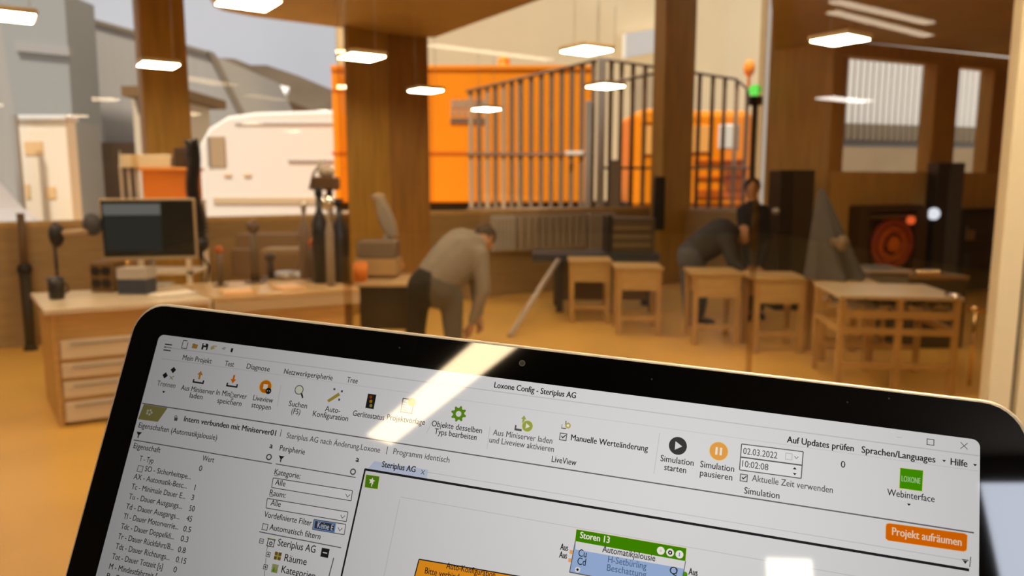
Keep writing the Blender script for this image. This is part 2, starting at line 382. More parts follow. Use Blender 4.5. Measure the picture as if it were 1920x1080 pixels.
b = MB(); p, q = W(234, 163, 20.6), W(335, 182, 20.6); b.box(p.x, q.x, 20.4, 24, q.z, p.z); b.build('eave', mat('eave_brown', (.20, .11, .04), .7), t)
b = MB(); p, q = W(258, 186, 20.96), W(277, 214, 20.96); b.box(p.x, q.x, 20.93, 21, q.z, p.z); b.build('window', mat('dusk_glass', (.20, .20, .22), .2), t)
# hill and the roofs in front of it
px = [(330, 112), (400, 108), (440, 110), (470, 122), (500, 122), (560, 142), (622, 168), (760, 215), (760, 350), (330, 350)]
b = MB(); b.prism([W(x, y, 70) for x, y in px], (0, 25, 0)); struct(b.build('hill', mat('hill_brown', (.19, .145, .10), .95, noise=.25, scale=.25)))
t = thing('farm_shed', 'shed with a bright white roof and brown wall below the hill', 'building', gz(W(485, 345, 42)))
b = MB(); b.prism([W(450, 190, 41), W(530, 186, 41), W(528, 216, 41), W(455, 216, 41)], (0, 6, 0)); b.build('wall', mat('shed_brown', (.22, .12, .05), .8), t)
b = MB(); b.prism([W(413, 143, 44), W(543, 172, 44), W(536, 184, 40.8), W(498, 191, 40.6), W(456, 192, 40.6)], (0, 0, .25)); b.build('roof', mat('shed_roof', (.85, .82, .76), .6), t)
b = MB(); b.box(W(455, 300, 41).x, W(528, 300, 41).x, 41, 47, -.14, W(455, 216, 41).z); b.build('base', PALE, t)
# cream hall on the far side of the yard
P0 = W(700, 345, 25); D0 = Vector((.86, .51, 0))
def vp(px, py):
    k = (px - 960) / F; s = (k * P0.y - P0.x) / (D0.x - k * D0.y); c = P0 + D0 * s; return W(px, py, c.y)
t = thing('hall', 'tall cream hall filling the sky behind the orange truck', 'building', gz(vp(1100, 345)))
p, q = vp(745, 345), vp(1432, 345); b = MB(); b.hexa((p.x, p.y, -.14), (q.x - p.x, q.y - p.y, 0), Vector((-.51, .86, 0)) * 6, (0, 0, 13.5)); b.build('wall', mat('cream_plaster', (.92, .74, .46), .85, noise=.04, scale=.4), t)
p, q = vp(1150, 112), vp(1242, 96); b = MB(); b.hexa(p + Vector((.4, -.5, 0)), q - p, (-.1, .3, 0), (0, 0, .9)); b.build('clerestory', mat('pale_clerestory', (.80, .80, .78), .4), t)
# ribbed building beyond the windows at the back
p, q = rw(1500), rw(1990)
t = thing('ribbed_building', 'white ribbed metal building seen through the two windows beside the cream post', 'building', gz(W(1690, 345, 20)))
RA, RB = W(1470, 345, 19), W(1960, 345, 22); rd = (RB - RA); L_ = rd.length; rd.normalize(); rn = Vector((rd.y, -rd.x, 0))
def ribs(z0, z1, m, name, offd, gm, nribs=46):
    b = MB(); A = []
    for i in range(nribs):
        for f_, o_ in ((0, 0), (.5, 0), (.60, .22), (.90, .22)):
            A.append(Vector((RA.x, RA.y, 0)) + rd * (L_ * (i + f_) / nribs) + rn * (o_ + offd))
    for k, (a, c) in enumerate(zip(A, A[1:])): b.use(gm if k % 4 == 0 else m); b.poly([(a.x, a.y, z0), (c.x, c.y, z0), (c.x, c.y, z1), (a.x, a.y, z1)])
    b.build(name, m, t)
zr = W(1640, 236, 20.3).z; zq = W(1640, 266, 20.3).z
ribs(zr, 7.5, mat('white_cladding', (.80, .79, .76), .6), 'cladding', 0, mat('cladding_groove_shade', (.34, .34, .35), .7)); ribs(zq, zr, mat('brown_cladding', (.24, .19, .13), .7), 'lower_cladding', .02, mat('lower_groove_shade', (.10, .08, .055), .7))  # groove faces carry the corrugation's shade as a darker colour
b = MB(); b.hexa((RA.x, RA.y, -.14), rd * L_, rn * -1.0, (0, 0, 7.6)); b.build('wall', PALE, t)
b = MB(); p, q = W(1450, 262, 17), W(1980, 280, 18.5); b.hexa((p.x, p.y, -.14), (q.x - p.x, q.y - p.y, 0), (0, .4, 0), (0, 0, p.z)); tag(b.build('retaining_wall', mat('concrete_tan', (.30, .22, .13), .9, noise=.08, scale=1)), 'long tan concrete wall below the white ribbed building', 'wall')

# vehicles
RUB = mat('rubber', (.02, .02, .02), .8); DGL = mat('vehicle_glass', (.10, .085, .06), .15)
def wheel(b, c, r, ax, wd=.25):
    c = Vector(c); ax = Vector(ax); b.use(RUB).cone(c - ax * wd / 2, c + ax * wd / 2, r, n=22); b.use(STEEL).cone(c - ax * (wd / 2 + .01), c + ax * (wd / 2 + .01), r * .55, n=18)
Yv = 17.2; x0 = W(376, 345, Yv).x
t = thing('van', 'white high roof van parked outside between the timber column and the orange truck', 'van', (x0 + 2.8, Yv + 1, -.14)); KV = 17.2 / 15.6
WV = mat('van_white', (.86, .82, .76), .35)
prof = [(0, .45), (-.02, 1.35), (.02, 2.45), (.22, 2.78), (.62, 3.02), (1.2, 3.1), (5.2, 3.22), (5.3, 3.0), (5.3, .45)]
b = MB(); b.prism([(x0 + x * KV, Yv, 1.65 + (z - 1.65) * KV) for x, z in prof], (0, 2.0, 0)); o = b.build('body', WV, t)
md = o.modifiers.new('b', 'BEVEL'); md.width = .08; md.segments = 3; md.limit_method = 'ANGLE'
def vbox(name, px0, py0, px1, py1, m, th=.03):
    p, q = W(px0, py0, Yv), W(px1, py1, Yv); b = MB(); b.box(p.x, q.x, Yv - th, Yv + .02, q.z, p.z, .008); b.build(name, m, t)
vbox('side_window', 388, 256, 424, 312, mat('van_window', (.45, .33, .20), .2)); vbox('window_pillar', 389, 258, 397, 312, mat('van_pillar', (.25, .24, .23), .4), .04)
vbox('waist_moulding', 400, 370, 640, 382, mat('van_moulding', (.62, .48, .30), .5)); vbox('roof_gutter', 440, 228, 640, 233, mat('van_gutter', (.62, .61, .6), .5))
vbox('handle_strip', 540, 299, 625, 304, mat('van_seam', (.45, .42, .40), .5))
vbox('sticker', 420, 325, 434, 331, mat('van_sticker', (.75, .55, .35), .5)); vbox('sticker', 457, 325, 471, 331, mat('van_sticker', (.75, .55, .35), .5))
for wx in (.95, 4.3):
    b = MB(); wheel(b, (x0 + wx, Yv + .1, .2), .34, (0, 1, 0)); b.build('wheel', None, t)
    b = MB(); wheel(b, (x0 + wx, Yv + 1.9, .2), .34, (0, 1, 0)); b.build('wheel', None, t)
# orange truck
Yt = 14.6
t = thing('truck', 'long orange box truck standing across the yard behind the slats', 'truck', gz(W(1000, 345, Yt + 1.2)))
def tb(name, px0, py0, px1, py1, m, dy=0.0, dep=2.4, bev=.03, par=None):
    p, q = W(px0, py0, Yt), W(px1, py1, Yt); b = MB(); b.box(p.x, q.x, Yt + dy, Yt + dy + dep, q.z, p.z, bev); return b.build(name, m, par or t)
box = tb('cargo_box', 620, 126, 1108, 380, ORANGE)
GRO = mat('orange_groove', (.60, .13, .003), .6)
tb('seam', 622, 285, 1106, 290, GRO, -.012, .03, 0, box); tb('seam', 622, 168, 652, 172, GRO, -.012, .03, 0, box)
tb('top_rail', 620, 122, 1108, 131, mat('orange_rail', (.95, .32, .02), .4), -.03, .1, .01, box); tb('corner_post', 806, 126, 811, 380, GRO, -.012, .03, 0, box)
SGN = mat('sign_grey', (.42, .30, .20), .6)
sg = tb('sign', 843, 186, 912, 232, mat('sign_ground', (.80, .30, .05), .6), -.015, .02, 0)
for r, (a, c, ww) in enumerate(((188, 203, 9), (206, 216, 6))):
    for k in range(6 - r):
        tb('sign_mark', 847 + k * 10.5, a, 847 + k * 10.5 + ww, c, SGN, -.022, .01, 0, sg)
tb('sign_mark', 845, 222, 915, 231, mat('sign_dark', (.16, .12, .08), .6), -.022, .01, 0, sg)
b = MB(); c = W(945, 126, Yt + .4); b.cone(c - Vector((0, 0, .1)), c + Vector((0, 0, .1)), .13, .11, n=18); b.ball(c + Vector((0, 0, .1)), .12); b.build('beacon', ORANGE, t)
cab = tb('cab', 1190, 207, 1404, 392, ORANGE, -.05, 2.3, .12)
tb('cab_window', 1292, 236, 1330, 286, mat('amber_glass', (.95, .50, .14), .2), -.08, .05, .01, cab); tb('cab_window', 1208, 236, 1238, 290, mat('amber_glass', (.95, .50, .14), .2), -.08, .05, .01, cab)
tb('grille', 1300, 300, 1392, 306, GRO, -.075, .04, 0, cab); tb('grille', 1300, 330, 1392, 336, GRO, -.075, .04, 0, cab); tb('grille', 1300, 356, 1392, 370, GRO, -.075, .04, 0, cab)
tb('air_deflector', 1200, 205, 1246, 236, mat('orange_bright', (1, .33, .01), .4), -.1, 1.5, .06, cab)
mi = tb('mirror', 1338, 236, 1368, 282, mat('mirror_white', (.86, .88, .84), .3), -.42, .1, .03)
tb('mirror_back', 1366, 236, 1374, 284, GREY, -.4, .1, .02, mi)
bb = MB(); c = W(1405, 128, Yt + .2); bb.cone(c - Vector((0, 0, .35)), c, .03); bb.ball(c, .11, sz=1.5); bb.build('beacon', ORANGE, t)
tb('chassis', 625, 380, 1400, 396, DARK, .3, 1.8, .02)
for wx in (680, 760, 1010, 1330):
    c = W(wx, 345, Yt); b = MB(); wheel(b, (c.x, Yt + .25, .36), .5, (0, 1, 0), .3); b.build('wheel', None, t)
    b = MB(); wheel(b, (c.x, Yt + 2.1, .36), .5, (0, 1, 0), .3); b.build('wheel', None, t)
# stake trailer with vertical steel slats
SLAT = mat('slat_steel', (.17, .115, .07), .5, metal=.1); SLATP = mat('slat_pale', (.36, .25, .15), .55)
KA, KB, KC = W(878, 345, 13.75), W(1112, 345, 12.75), W(1412, 345, 13.9)
t = thing('slat_trailer', 'flatbed trailer with tall walls of steel slats in front of the orange truck', 'trailer', Vector((KB.x, KB.y + .8, -.14)))
def topz(px):
    return 172 + (px - 876) * (114 - 172) / 234 if px < 1116 else (112 + (px - 1130) * .155 if px < 1370 else 150 + (px - 1370) * .9)
def on(px):
    a, c = (KA, KB) if px < 1116 else (KB, KC)
    k = (px - 960) / F; d = c - a; s = (k * a.y - a.x) / (d.x - k * d.y); p = a + d * s; return Vector((p.x, p.y, 0))
def slat(px, wpx, m, y1=398, th=.02):
    p = on(px); z1 = W(px, topz(px), p.y).z; z0 = W(px, y1, p.y).z; wd = wpx / F * p.y
    d = ((KB - KA) if px < 1116 else (KC - KB)); d = Vector((d.x, d.y, 0)).normalized(); n = Vector((-d.y, d.x, 0))
    b = MB(); b.hexa((p.x - d.x * wd / 2, p.y - d.y * wd / 2, z0), d * wd, n * th, (0, 0, z1 - z0)); b.build('slat', m, t)
for i in range(7): slat(884 + i * 15, 9, SLATP if i % 2 == 0 else SLAT)
for i in range(7): slat(990 + i * 18.6 - 14, 8.5, SLAT)
for px in (1108, 1141, 1160, 1181, 1203, 1224, 1303, 1327, 1349, 1371, 1391, 1408): slat(px, 8, SLAT if px % 3 else SLATP)
def rail(px0, px1, dy, name='rail', th=.05, m=SLAT):
    p, q = on(px0), on(px1); zp, zq = W(px0, topz(px0) + dy, p.y).z, W(px1, topz(px1) + dy, q.y).z
    b = MB(); b.tube([(p.x, p.y - .02, zp), (q.x, q.y - .02, zq)], th / 2, 8); b.build(name, m, t)
rail(877, 1114, 0); rail(1118, 1369, 0); rail(1371, 1414, 0)
p, q = on(1130), on(1240); b = MB(); b.tube([(p.x, p.y - .03, W(1130, 158, p.y).z), (q.x, q.y - .03, W(1240, 134, q.y).z)], .025, 8); b.build('brace', SLAT, t)
for yy in (290, 392):
    p, q = on(877), on(1112); b = MB(); b.tube([(p.x, p.y - .02, W(877, yy, p.y).z), (q.x, q.y - .02, W(1112, yy, q.y).z)], .022, 8); b.build('rail', SLAT, t)
    p, q = on(1120), on(1410); b = MB(); b.tube([(p.x, p.y - .02, W(1120, yy + 25, p.y).z), (q.x, q.y - .02, W(1410, yy + 25, q.y).z)], .022, 8); b.build('rail', SLAT, t)
for px, y0, ww in ((1100, 190, 12), (1123, 112, 14), (1150, 300, 18)):
    p = on(px); wd = ww / F * p.y; b = MB(); b.box(p.x - wd / 2, p.x + wd / 2, p.y - .1, p.y - .02, W(px, 400, p.y).z, W(px, y0, p.y).z, .01); b.build('post', mat('post_grey', (.30, .27, .23), .5), t)
b = MB(); p, q, r_ = on(880), on(1114), on(1410)
b.prism([(p.x, p.y, .62), (q.x, q.y, .62), (r_.x, r_.y, .62), (r_.x - .9, r_.y + .3, .62)], (0, 0, .6)); b.build('bed', GREY, t)
for px in (960, 1050, 1300):
    c = on(px); b = MB(); wheel(b, (c.x, c.y + .35, .2), .34, (0, 1, 0)); b.build('wheel', None, t)
bt = MB(); p = on(1080); z = W(1072, 288, p.y).z; bt.box(p.x - .2, p.x + .1, p.y - .08, p.y - .03, z - .03, z + .04, .01); bt.build('latch', WHITE, t)
# silver car and a locker at the far edge
t = thing('car', 'silver car cut off by the edge of the picture beside the white locker', 'car', gz(W(-60, 345, 11))); cx = W(-60, 345, 11).x
cp = [(0, .35), (.02, .95), (-.35, 1.25), (-.75, 1.75), (-1.2, 2.05), (-2.6, 2.1), (-3.3, 1.6), (-3.9, 1.2), (-4.0, .4)]
b = MB(); b.prism([(cx + x, 11, z) for x, z in cp], (0, 1.8, 0)); o = b.build('body', mat('car_silver', (.62, .62, .64), .25, metal=.3), t); md = o.modifiers.new('b', 'BEVEL'); md.width = .1; md.segments = 3
b = MB(); b.prism([(cx + x, 10.96, z) for x, z in ((-.55, 1.3), (-.9, 1.78), (-1.25, 1.95), (-1.6, 1.95), (-1.6, 1.3))], (0, .06, 0)); b.build('side_window', DGL, t)
b = MB(); b.box(cx - 3.9, cx + .01, 10.95, 11.1, .92, 1.0, .01); b.build('moulding', mat('car_trim', (.85, .85, .88), .3), t)
for wx in (-.8, -3.1):
    b = MB(); wheel(b, (cx + wx, 11.1, .18), .32, (0, 1, 0)); b.build('wheel', None, t)
t = thing('locker', 'tall white outdoor locker with tan stickers below the grey slab tower', 'locker', gz(W(88, 345, 13.4)))
p, q = W(30, 226, 13.4), W(138, 400, 13.4)
b = MB(); b.box(p.x, q.x, 13.4, 13.7, -.14, p.z, .03); b.build('body', mat('locker_white', (.88, .80, .66), .45), t)
b = MB(); b.box(p.x - .03, q.x + .03, 13.35, 13.75, p.z, p.z + .09, .02); b.build('lid', mat('locker_lid', (.72, .72, .70), .4), t)
TAN = mat('tan_sticker', (.80, .55, .28), .6)
for (a, c, e, f_) in ((44, 265, 80, 290), (84, 350, 104, 372), (46, 345, 56, 372)):
    p, q = W(a, c, 13.38), W(e, f_, 13.38); b = MB(); b.box(p.x, q.x, 13.385, 13.41, q.z, p.z); b.build('sticker', TAN, t)
b = MB(); p = W(36, 300, 13.1); b.box(p.x - .06, p.x + .02, 13.06, 13.14, -.14, W(36, 215, 13.1).z); tag(b.build('post', GREY), 'thin grey post beside the white locker', 'post')

# ================================================================== WORKSHOP, DRAWER BENCH SIDE
BW = mat('bench_wood', (.55, .33, .11), .5, noise=.12, scale=4, stretch=(1, 1, 8)); TOPW = mat('bench_top', (.66, .56, .42), .22, noise=.04, scale=4)
TOPO = mat('counter_top', (.60, .42, .22), .25, noise=.08, scale=4); DRW = mat('drawer_white', (.74, .64, .48), .45)
B0 = WZ(88, 582, .82); bd = Vector((.885, .465, 0)).normalized(); bn = Vector((-.60, .80, 0))
def along(px):
    k = (px - 960) / F; s = (k * B0.y - B0.x) / (bd.x - k * bd.y); return s
s1 = along(392); s2 = along(672)
def bpt(s, d, z): v = B0 + bd * s + bn * d; return Vector((v.x, v.y, z))
t = thing('drawer_bench', 'wooden drawer bench with a pale top and white drawers under the monitor', 'workbench', bpt(s1 / 2, .4, 0))
b = MB(); b.hexa(bpt(-.02, 0, .785), bd * (s1 + .02), bn * .95, (0, 0, .04), .006); b.build('worktop', TOPW, t)
b = MB(); b.hexa(bpt(0.02, .04, 0), bd * .03, bn * .85, (0, 0, .785)); b.build('side_panel', BW, t)
b = MB(); b.hexa(bpt(s1 - .05, .04, 0), bd * .03, bn * .85, (0, 0, .785)); b.build('side_panel', BW, t)
b = MB(); b.hexa(bpt(.05, .06, .02), bd * (s1 - .1), bn * .8, (0, 0, .76)); b.build('carcass', BW, t)
for z0, z1 in ((.47, .60), (.34, .44), (.20, .31), (.03, .17)):
    b = MB(); b.hexa(bpt(.06, .035, z0), bd * .62, bn * .03, (0, 0, z1 - z0), .006); d_ = b.build('drawer', DRW, t)
    b = MB(); b.hexa(bpt(.12, .02, z1 - .035), bd * .5, bn * .014, (0, 0, .012)); b.build('handle', GREY, d_)
t = thing('counter', 'long wooden counter continuing from the drawer bench towards the dark cabinet', 'counter', bpt((s1 + s2) / 2, .4, 0))
b = MB(); b.hexa(bpt(s1 + .01, 0, .80), bd * (s2 - s1 - .01), bn * .9, (0, 0, .035), .006); b.build('worktop', TOPO, t)
b = MB(); b.hexa(bpt(s1 + .01, .005, .71), bd * (s2 - s1 - .01), bn * .03, (0, 0, .088)); b.build('edge_board', mat('edge_board', (.50, .38, .24), .5), t)
b = MB(); b.hexa(bpt(s1 + .04, .06, .08), bd * (s2 - s1 - .14), bn * .02, (0, 0, .62)); b.build('front_panel', BW, t)
for s_ in (s1 + .05, s2 - .1):
    for d_ in (.06, .8): b = MB(); b.hexa(bpt(s_, d_, 0), bd * .06, bn * .06, (0, 0, .80)); b.build('leg', mat('leg_dark', (.16, .09, .03), .6), t)
ZT = .826
def rest(px, py, z=ZT): return WZ(px, py, z)
# monitor
Ym = 5.95
t = thing('monitor', 'wide dark desktop monitor with a pale frame on the drawer bench', 'monitor', rest(268, 538))
p, q = W(188, 376, Ym), W(352, 482, Ym); yaw = Vector((.97, .22, 0)).normalized(); wv = yaw * ((q.x - p.x) / yaw.x); nv = Vector((-yaw.y, yaw.x, 0))
b = MB(); b.hexa(Vector((p.x, p.y, q.z)) - yaw * .014 - Vector((0, 0, .03)), wv + yaw * .03, nv * .04, (0, 0, p.z - q.z + .045), .008); b.build('housing', mat('monitor_frame', (.42, .31, .18), .4), t)
b = MB(); b.hexa(Vector((p.x, p.y, q.z)) - nv * .004, wv, nv * .006, (0, 0, p.z - q.z)); sp = b.build('screen', mat('monitor_glass', (.02, .02, .018), .08, spec=.6), t)
ES = emit('monitor_pixels_dim', (.80, .76, .58), .03); ET = emit('monitor_pixels_title', (.9, .86, .76), .14)
hh = p.z - q.z; o0 = Vector((p.x, p.y, q.z)) - nv * .0055
b = MB(); b.hexa(o0 + wv * .02 + Vector((0, 0, hh * .10)), wv * .62, nv * .001, (0, 0, hh * .62)); b.build('window_area', ES, sp)
b = MB(); b.hexa(o0 + wv * .02 + Vector((0, 0, hh * .74)), wv * .62, nv * .001, (0, 0, hh * .2)); b.build('title_area', ET, sp)
c = Vector((p.x, p.y, 0)) + wv * .5 + nv * .06
b = MB(); b.cone((c.x, c.y, ZT + .01), (c.x, c.y, q.z + .2), .022, .018); b.build('stand', GREY, t)
b = MB(); b.hexa((c.x - .13, c.y - .1, ZT), (.26, 0, 0), (0, .2, 0), (0, 0, .014), .005); b.build('base', GREY, t)
# things on the drawer bench and counter
def box_at(name, px0, py0, px1, py1, Y, dep, m, label, cat, bev=.006, group=None):
    p, q = W(px0, py0, Y), W(px1, py1, Y); b = MB(); b.box(p.x, q.x, Y, Y + dep, q.z, p.z, bev); return tag(b.build(name, m), label, cat, group)
c = rest(107, 560); t = thing('cup', 'black cup standing on the pale bench top near its open end', 'cup', c)
h_ = W(107, 520, c.y).z - ZT
b = MB(); b.cone(c, c + V(0, 0, h_), .05, .055, n=20); b.build('body', BLACK, t)
b = MB(); b.tube([c + V(.05, 0, h_ * .75), c + V(.085, 0, h_ * .65), c + V(.085, 0, h_ * .35), c + V(.05, 0, h_ * .25)], .008, 8); b.build('handle', BLACK, t)
c = rest(246, 552); p, q = W(218, 503, c.y), W(276, 552, c.y); zm = W(240, 524, c.y).z
t = thing('carton', 'small carton with a white upper and dark blue lower half under the monitor', 'box', V((p.x + q.x) / 2, c.y + .08, ZT))
b = MB(); b.box(p.x, q.x, c.y, c.y + .16, ZT, zm, .004); b.build('lower_half', mat('carton_blue', (.035, .045, .075), .5), t)
b = MB(); b.box(p.x - .003, q.x + .003, c.y - .003, c.y + .163, zm, p.z, .004); b.build('lid', mat('carton_white', (.42, .38, .33), .5), t)
c = rest(192, 548); t = thing('coffee_grinder', 'dark wooden block with two round openings beside the carton', 'device', c)
p, q = W(166, 492, c.y), W(214, 548, c.y)
b = MB(); b.box(p.x, q.x, c.y, c.y + .2, ZT, p.z, .01); b.build('body', mat('block_brown', (.16, .085, .028), .5), t)
for zz in (.3, .72):
    for k in (.28, .72):
        cc = V(p.x + (q.x - p.x) * k, c.y, ZT + (p.z - ZT) * zz); b = MB(); b.cone(cc + V(0, .01, 0), cc - V(0, .012, 0), .035, n=18); b.build('opening', BLACK, t)
# lamp arm
c = rest(112, 548); a0, a1, a2 = W(106, 500, c.y + .1), W(106, 440, c.y + .1), W(170, 431, c.y + .16)
t = thing('arm_lamp', 'clamp lamp with black joints and a pale arm reaching towards the monitor', 'lamp', V(a0.x, a0.y, ZT))
b = MB(); b.cone((a0.x, a0.y, ZT), (a0.x, a0.y, a1.z), .012); b.build('post', BLACK, t)
b = MB(); b.ball(a1, .065, sz=1.5, sx=.8); b.build('joint', BLACK, t)
b = MB(); b.tube([a1, a2], .026, 12); b.build('arm', mat('arm_tan', (.40, .28, .16), .4), t)
b = MB(); b.ball(a2 + V(0, .03, .04), .07, sz=1.3); b.build('head', mat('lamp_head_dark', (.05, .05, .055), .5), t)
c = rest(180, 540); b = MB(); b.cone(c + V(0, .45, 0), c + V(0, .45, .10), .05, .07, n=18); b.cone(c + V(0, .45, .10), c + V(0, .45, .19), .07, .055, n=18); tag(b.build('brass_pot', mat('brass', (.75, .45, .14), .25, metal=.9)), 'small brass pot between the lamp arm and the monitor', 'pot')
p = rest(322, 557); q = rest(366, 552); t = thing('keyboard', 'flat white keyboard lying on the bench in front of the monitor', 'keyboard', (p + q) / 2)
d_ = q - p; n_ = V(-d_.y, d_.x, 0).normalized() * .14
b = MB(); b.hexa(p - d_ * .6, d_ * 1.7, n_, (0, 0, .02), .004); b.build('body', WHITE, t)
b = MB(); b.hexa(p - d_ * .55 + n_ * .1 + V(0, 0, .02), d_ * 1.6, n_ * .8, (0, 0, .005), .002); b.build('keys', mat('keys_white', (.88, .84, .76), .5), t)
# rack with orange bin behind the monitor
R0 = W(208, 345, 7.0); R1 = W(348, 345, 7.0); RW = mat('rack_white', (.80, .72, .60), .5)
t = thing('storage_rack', 'tall white metal rack behind the monitor', 'rack', V((R0.x + R1.x) / 2, 7.2, 0))
zA = W(230, 376, 7.0).z; zB = W(230, 312, 7.0).z; zC = W(230, 285, 7.0).z
for x in (R0.x, R1.x - .04):
    for y in (7.0, 7.4): b = MB(); b.box(x, x + .04, y, y + .04, 0, zA - .03); b.build('upright', RW, t)
for z in (.3, .8, zA - .03): b = MB(); b.box(R0.x, R1.x, 7.0, 7.44, z, z + .03); b.build('shelf', RW, t)
p, q = W(262, 314, 7.04), W(352, 374, 7.04)
t = thing('storage_bin', 'orange plastic bin on the top shelf of the white rack', 'bin', V((p.x + q.x) / 2, 7.2, zA))
OB = mat('bin_orange', (.82, .24, .03), .5)
b = MB(); b.box(p.x, q.x, 7.05, 7.40, zA, p.z, .02); b.build('body', OB, t)
b = MB(); b.box(p.x - .015, q.x + .015, 7.03, 7.42, p.z - .03, p.z, .008); b.build('rim', mat('bin_orange_rim', (.90, .36, .08), .5), t)
p, q = W(228, 290, 7.1), W(322, 314, 7.1)
t = thing('carton', 'long pale carton lying on top of the orange bin', 'box', V((p.x + q.x) / 2, 7.2, q.z)); zb_ = W(262, 314, 7.04).z
b = MB(); b.box(p.x, q.x, 7.08, 7.38, zb_, p.z, .008); b.build('body', mat('carton_pale', (.80, .68, .50), .6), t)
b = MB(); b.box(p.x + .1, p.x + .16, 7.075, 7.385, zb_, p.z + .003); b.build('tape', mat('tape', (.7, .5, .28), .3), t)
for i, (x0_, x1_, yt) in enumerate(((216, 228, 285), (232, 243, 300), (246, 258, 296))):
    p, q = W(x0_, yt, 7.15), W(x1_, 374, 7.15); cx_ = (p.x + q.x) / 2; r_ = (q.x - p.x) / 2
    t = thing('bottle', ('tall white bottle at the open end of the rack', 'short white bottle second from the open end of the rack', 'white bottle standing against the orange bin')[i], 'bottle', V(cx_, 7.2, zA), 'white bottles on the rack')
    b = MB(); b.tube([(cx_, 7.2, zA), (cx_, 7.2, zA + (p.z - zA) * .7), (cx_, 7.2, zA + (p.z - zA) * .85), (cx_, 7.2, p.z - .02)], [r_, r_, r_ * .45, r_ * .4], 14); b.build('body', WHITE, t)
    b = MB(); b.cone((cx_, 7.2, p.z - .02), (cx_, 7.2, p.z + .02), r_ * .55); b.build('cap', GREY, t)
# bracket and coiled hose at the column
yb = 7.08; p, q = W(324, 276, yb), W(352, 312, yb)
q.z = W(262, 314, 7.04).z
b = MB(); b.box(p.x, q.x, yb, yb + .14, q.z, p.z, .01); tag(b.build('bracket', mat('bracket_brown', (.07, .04, .02), .6)), 'dark box standing on the orange bin beside the pale carton', 'box')
t = thing('coiled_hose', 'black coiled air hose hanging beside the monitor from the end of the white rack', 'hose', W(372, 470, yb - .1))
pts = []
for i in range(26 * 12 + 1):
    k = i / (26 * 12); c = W(358 + 18 * k ** 1.4, 262 + 182 * k, yb - .1); a = i / 12 * 2 * math.pi
    pts.append(c + V(math.cos(a) * .05 + .02 * math.sin(k * 9), math.sin(a) * .05, 0))
b = MB(); b.tube(pts, .015, 6); b.build('coil', BLACK, t)
c = W(375, 456, yb - .1); b = MB(); b.ball(c, .075, sz=1.15, sx=1.1); b.cone(c, c - V(0, 0, .14), .035, .02); b.build('nozzle', mat('nozzle', (.03, .035, .045), .4), t)
b = MB(); b.tube([c - V(0, 0, .1), W(392, 500, yb - .1), W(386, 540, yb - .1)], .012, 6); b.build('tail', BLACK, t)
# jars, tools and stands on the counter
ZC = .835
def stand(px, py0, py1, r, m, name, label, cat, knob=None, group=None):
    c = rest(px, py1, ZC); z1 = W(px, py0, c.y).z
    t = thing(name, label, cat, c, group)
    b = MB(); b.cone(c, c + V(0, 0, .015), r * 2.6, n=16); b.build('base', m, t)
    b = MB(); b.cone(c, (c.x, c.y, z1), r, r * .85, n=12); b.build('rod', m, t)
    b = MB(); b.ball((c.x, c.y, z1), r * 1.5); b.build('knob', knob or m, t); return t
TB = mat('tool_brown', (.13, .085, .05), .5); RK = mat('red_knob', (.42, .10, .02), .5)
G_ = 'tool stands on the counter'
stand(414, 468, 536, .022, TB, 'tool_stand', 'slim stand with a red knob at the monitor end of the counter', 'stand', RK, G_)
stand(479, 425, 530, .035, TB, 'tool_stand', 'tall brown stand in the middle of the counter', 'stand', None, G_)
stand(508, 482, 522, .03, mat('tool_dark', (.06, .045, .03), .5), 'tool_stand', 'short dark stand beside the tall brown one', 'stand', None, G_)
stand(590, 455, 526, .03, TB, 'tool_stand', 'brown stand next to the black tools', 'stand', RK, G_)
def bottle(px, py0, py1, r, m, cm, label):
    c = rest(px, py1, ZC); z1 = W(px, py0, c.y).z; H = z1 - ZC
    t = thing('bottle', label, 'bottle', c, 'bottles on the counter')
    b = MB(); b.tube([c, c + V(0, 0, H * .62), c + V(0, 0, H * .76), c + V(0, 0, H * .92)], [r, r, r * .4, r * .38], 14); b.build('body', m, t)
    b = MB(); b.cone(c + V(0, 0, H * .9), c + V(0, 0, H), r * .5); b.build('cap', cm, t)
bottle(603, 350, 530, .065, mat('bottle_black', (.025, .024, .024), .3), BLACK, 'tall black bottle in front of the white van')
bottle(640, 372, 528, .07, mat('bottle_ink', (.03, .034, .042), .3), BLACK, 'tall black bottle at the foot of the orange stripe beside the timber block')
bottle(621, 372, 536, .035, mat('bottle_clear', (.30, .25, .19), .3), STEEL, 'slender pale bottle between the two tall black bottles')
bottle(574, 378, 522, .05, mat('bottle_brown', (.20, .14, .09), .3), STEEL, 'brown bottle with a metal cap standing before the van bumper')
t = thing('drill_press', 'brown drill press head with a bent rod above the black bottles', 'machine', rest(612, 520))
c = W(612, 346, rest(612, 520).y + .2); b = MB(); b.box(c.x - .12, c.x + .1, c.y - .1, c.y + .12, c.z - .05, c.z + .07, .02); b.build('head', mat('head_brown', (.10, .05, .02), .5), t)
b = MB(); b.cone((c.x, c.y + .1, ZT), (c.x, c.y + .1, c.z), .03); b.build('column', TB, t)
c1, c2, c3 = W(581, 355, c.y), W(588, 325, c.y), W(606, 300, c.y); b = MB(); b.tube([c1, c2, c3], .014, 8); b.build('bent_rod', GREY, t)
b = MB(); cc = W(612, 322, c.y); b.ball(cc, .075, sz=.8); b.cone(c, cc, .03); b.build('cover', mat('cover_white', (.42, .37, .30), .4), t)
c = W(614, 380, c.y - .12); b = MB(); b.ball(c, .07); b.build('lens', CHROME, t)
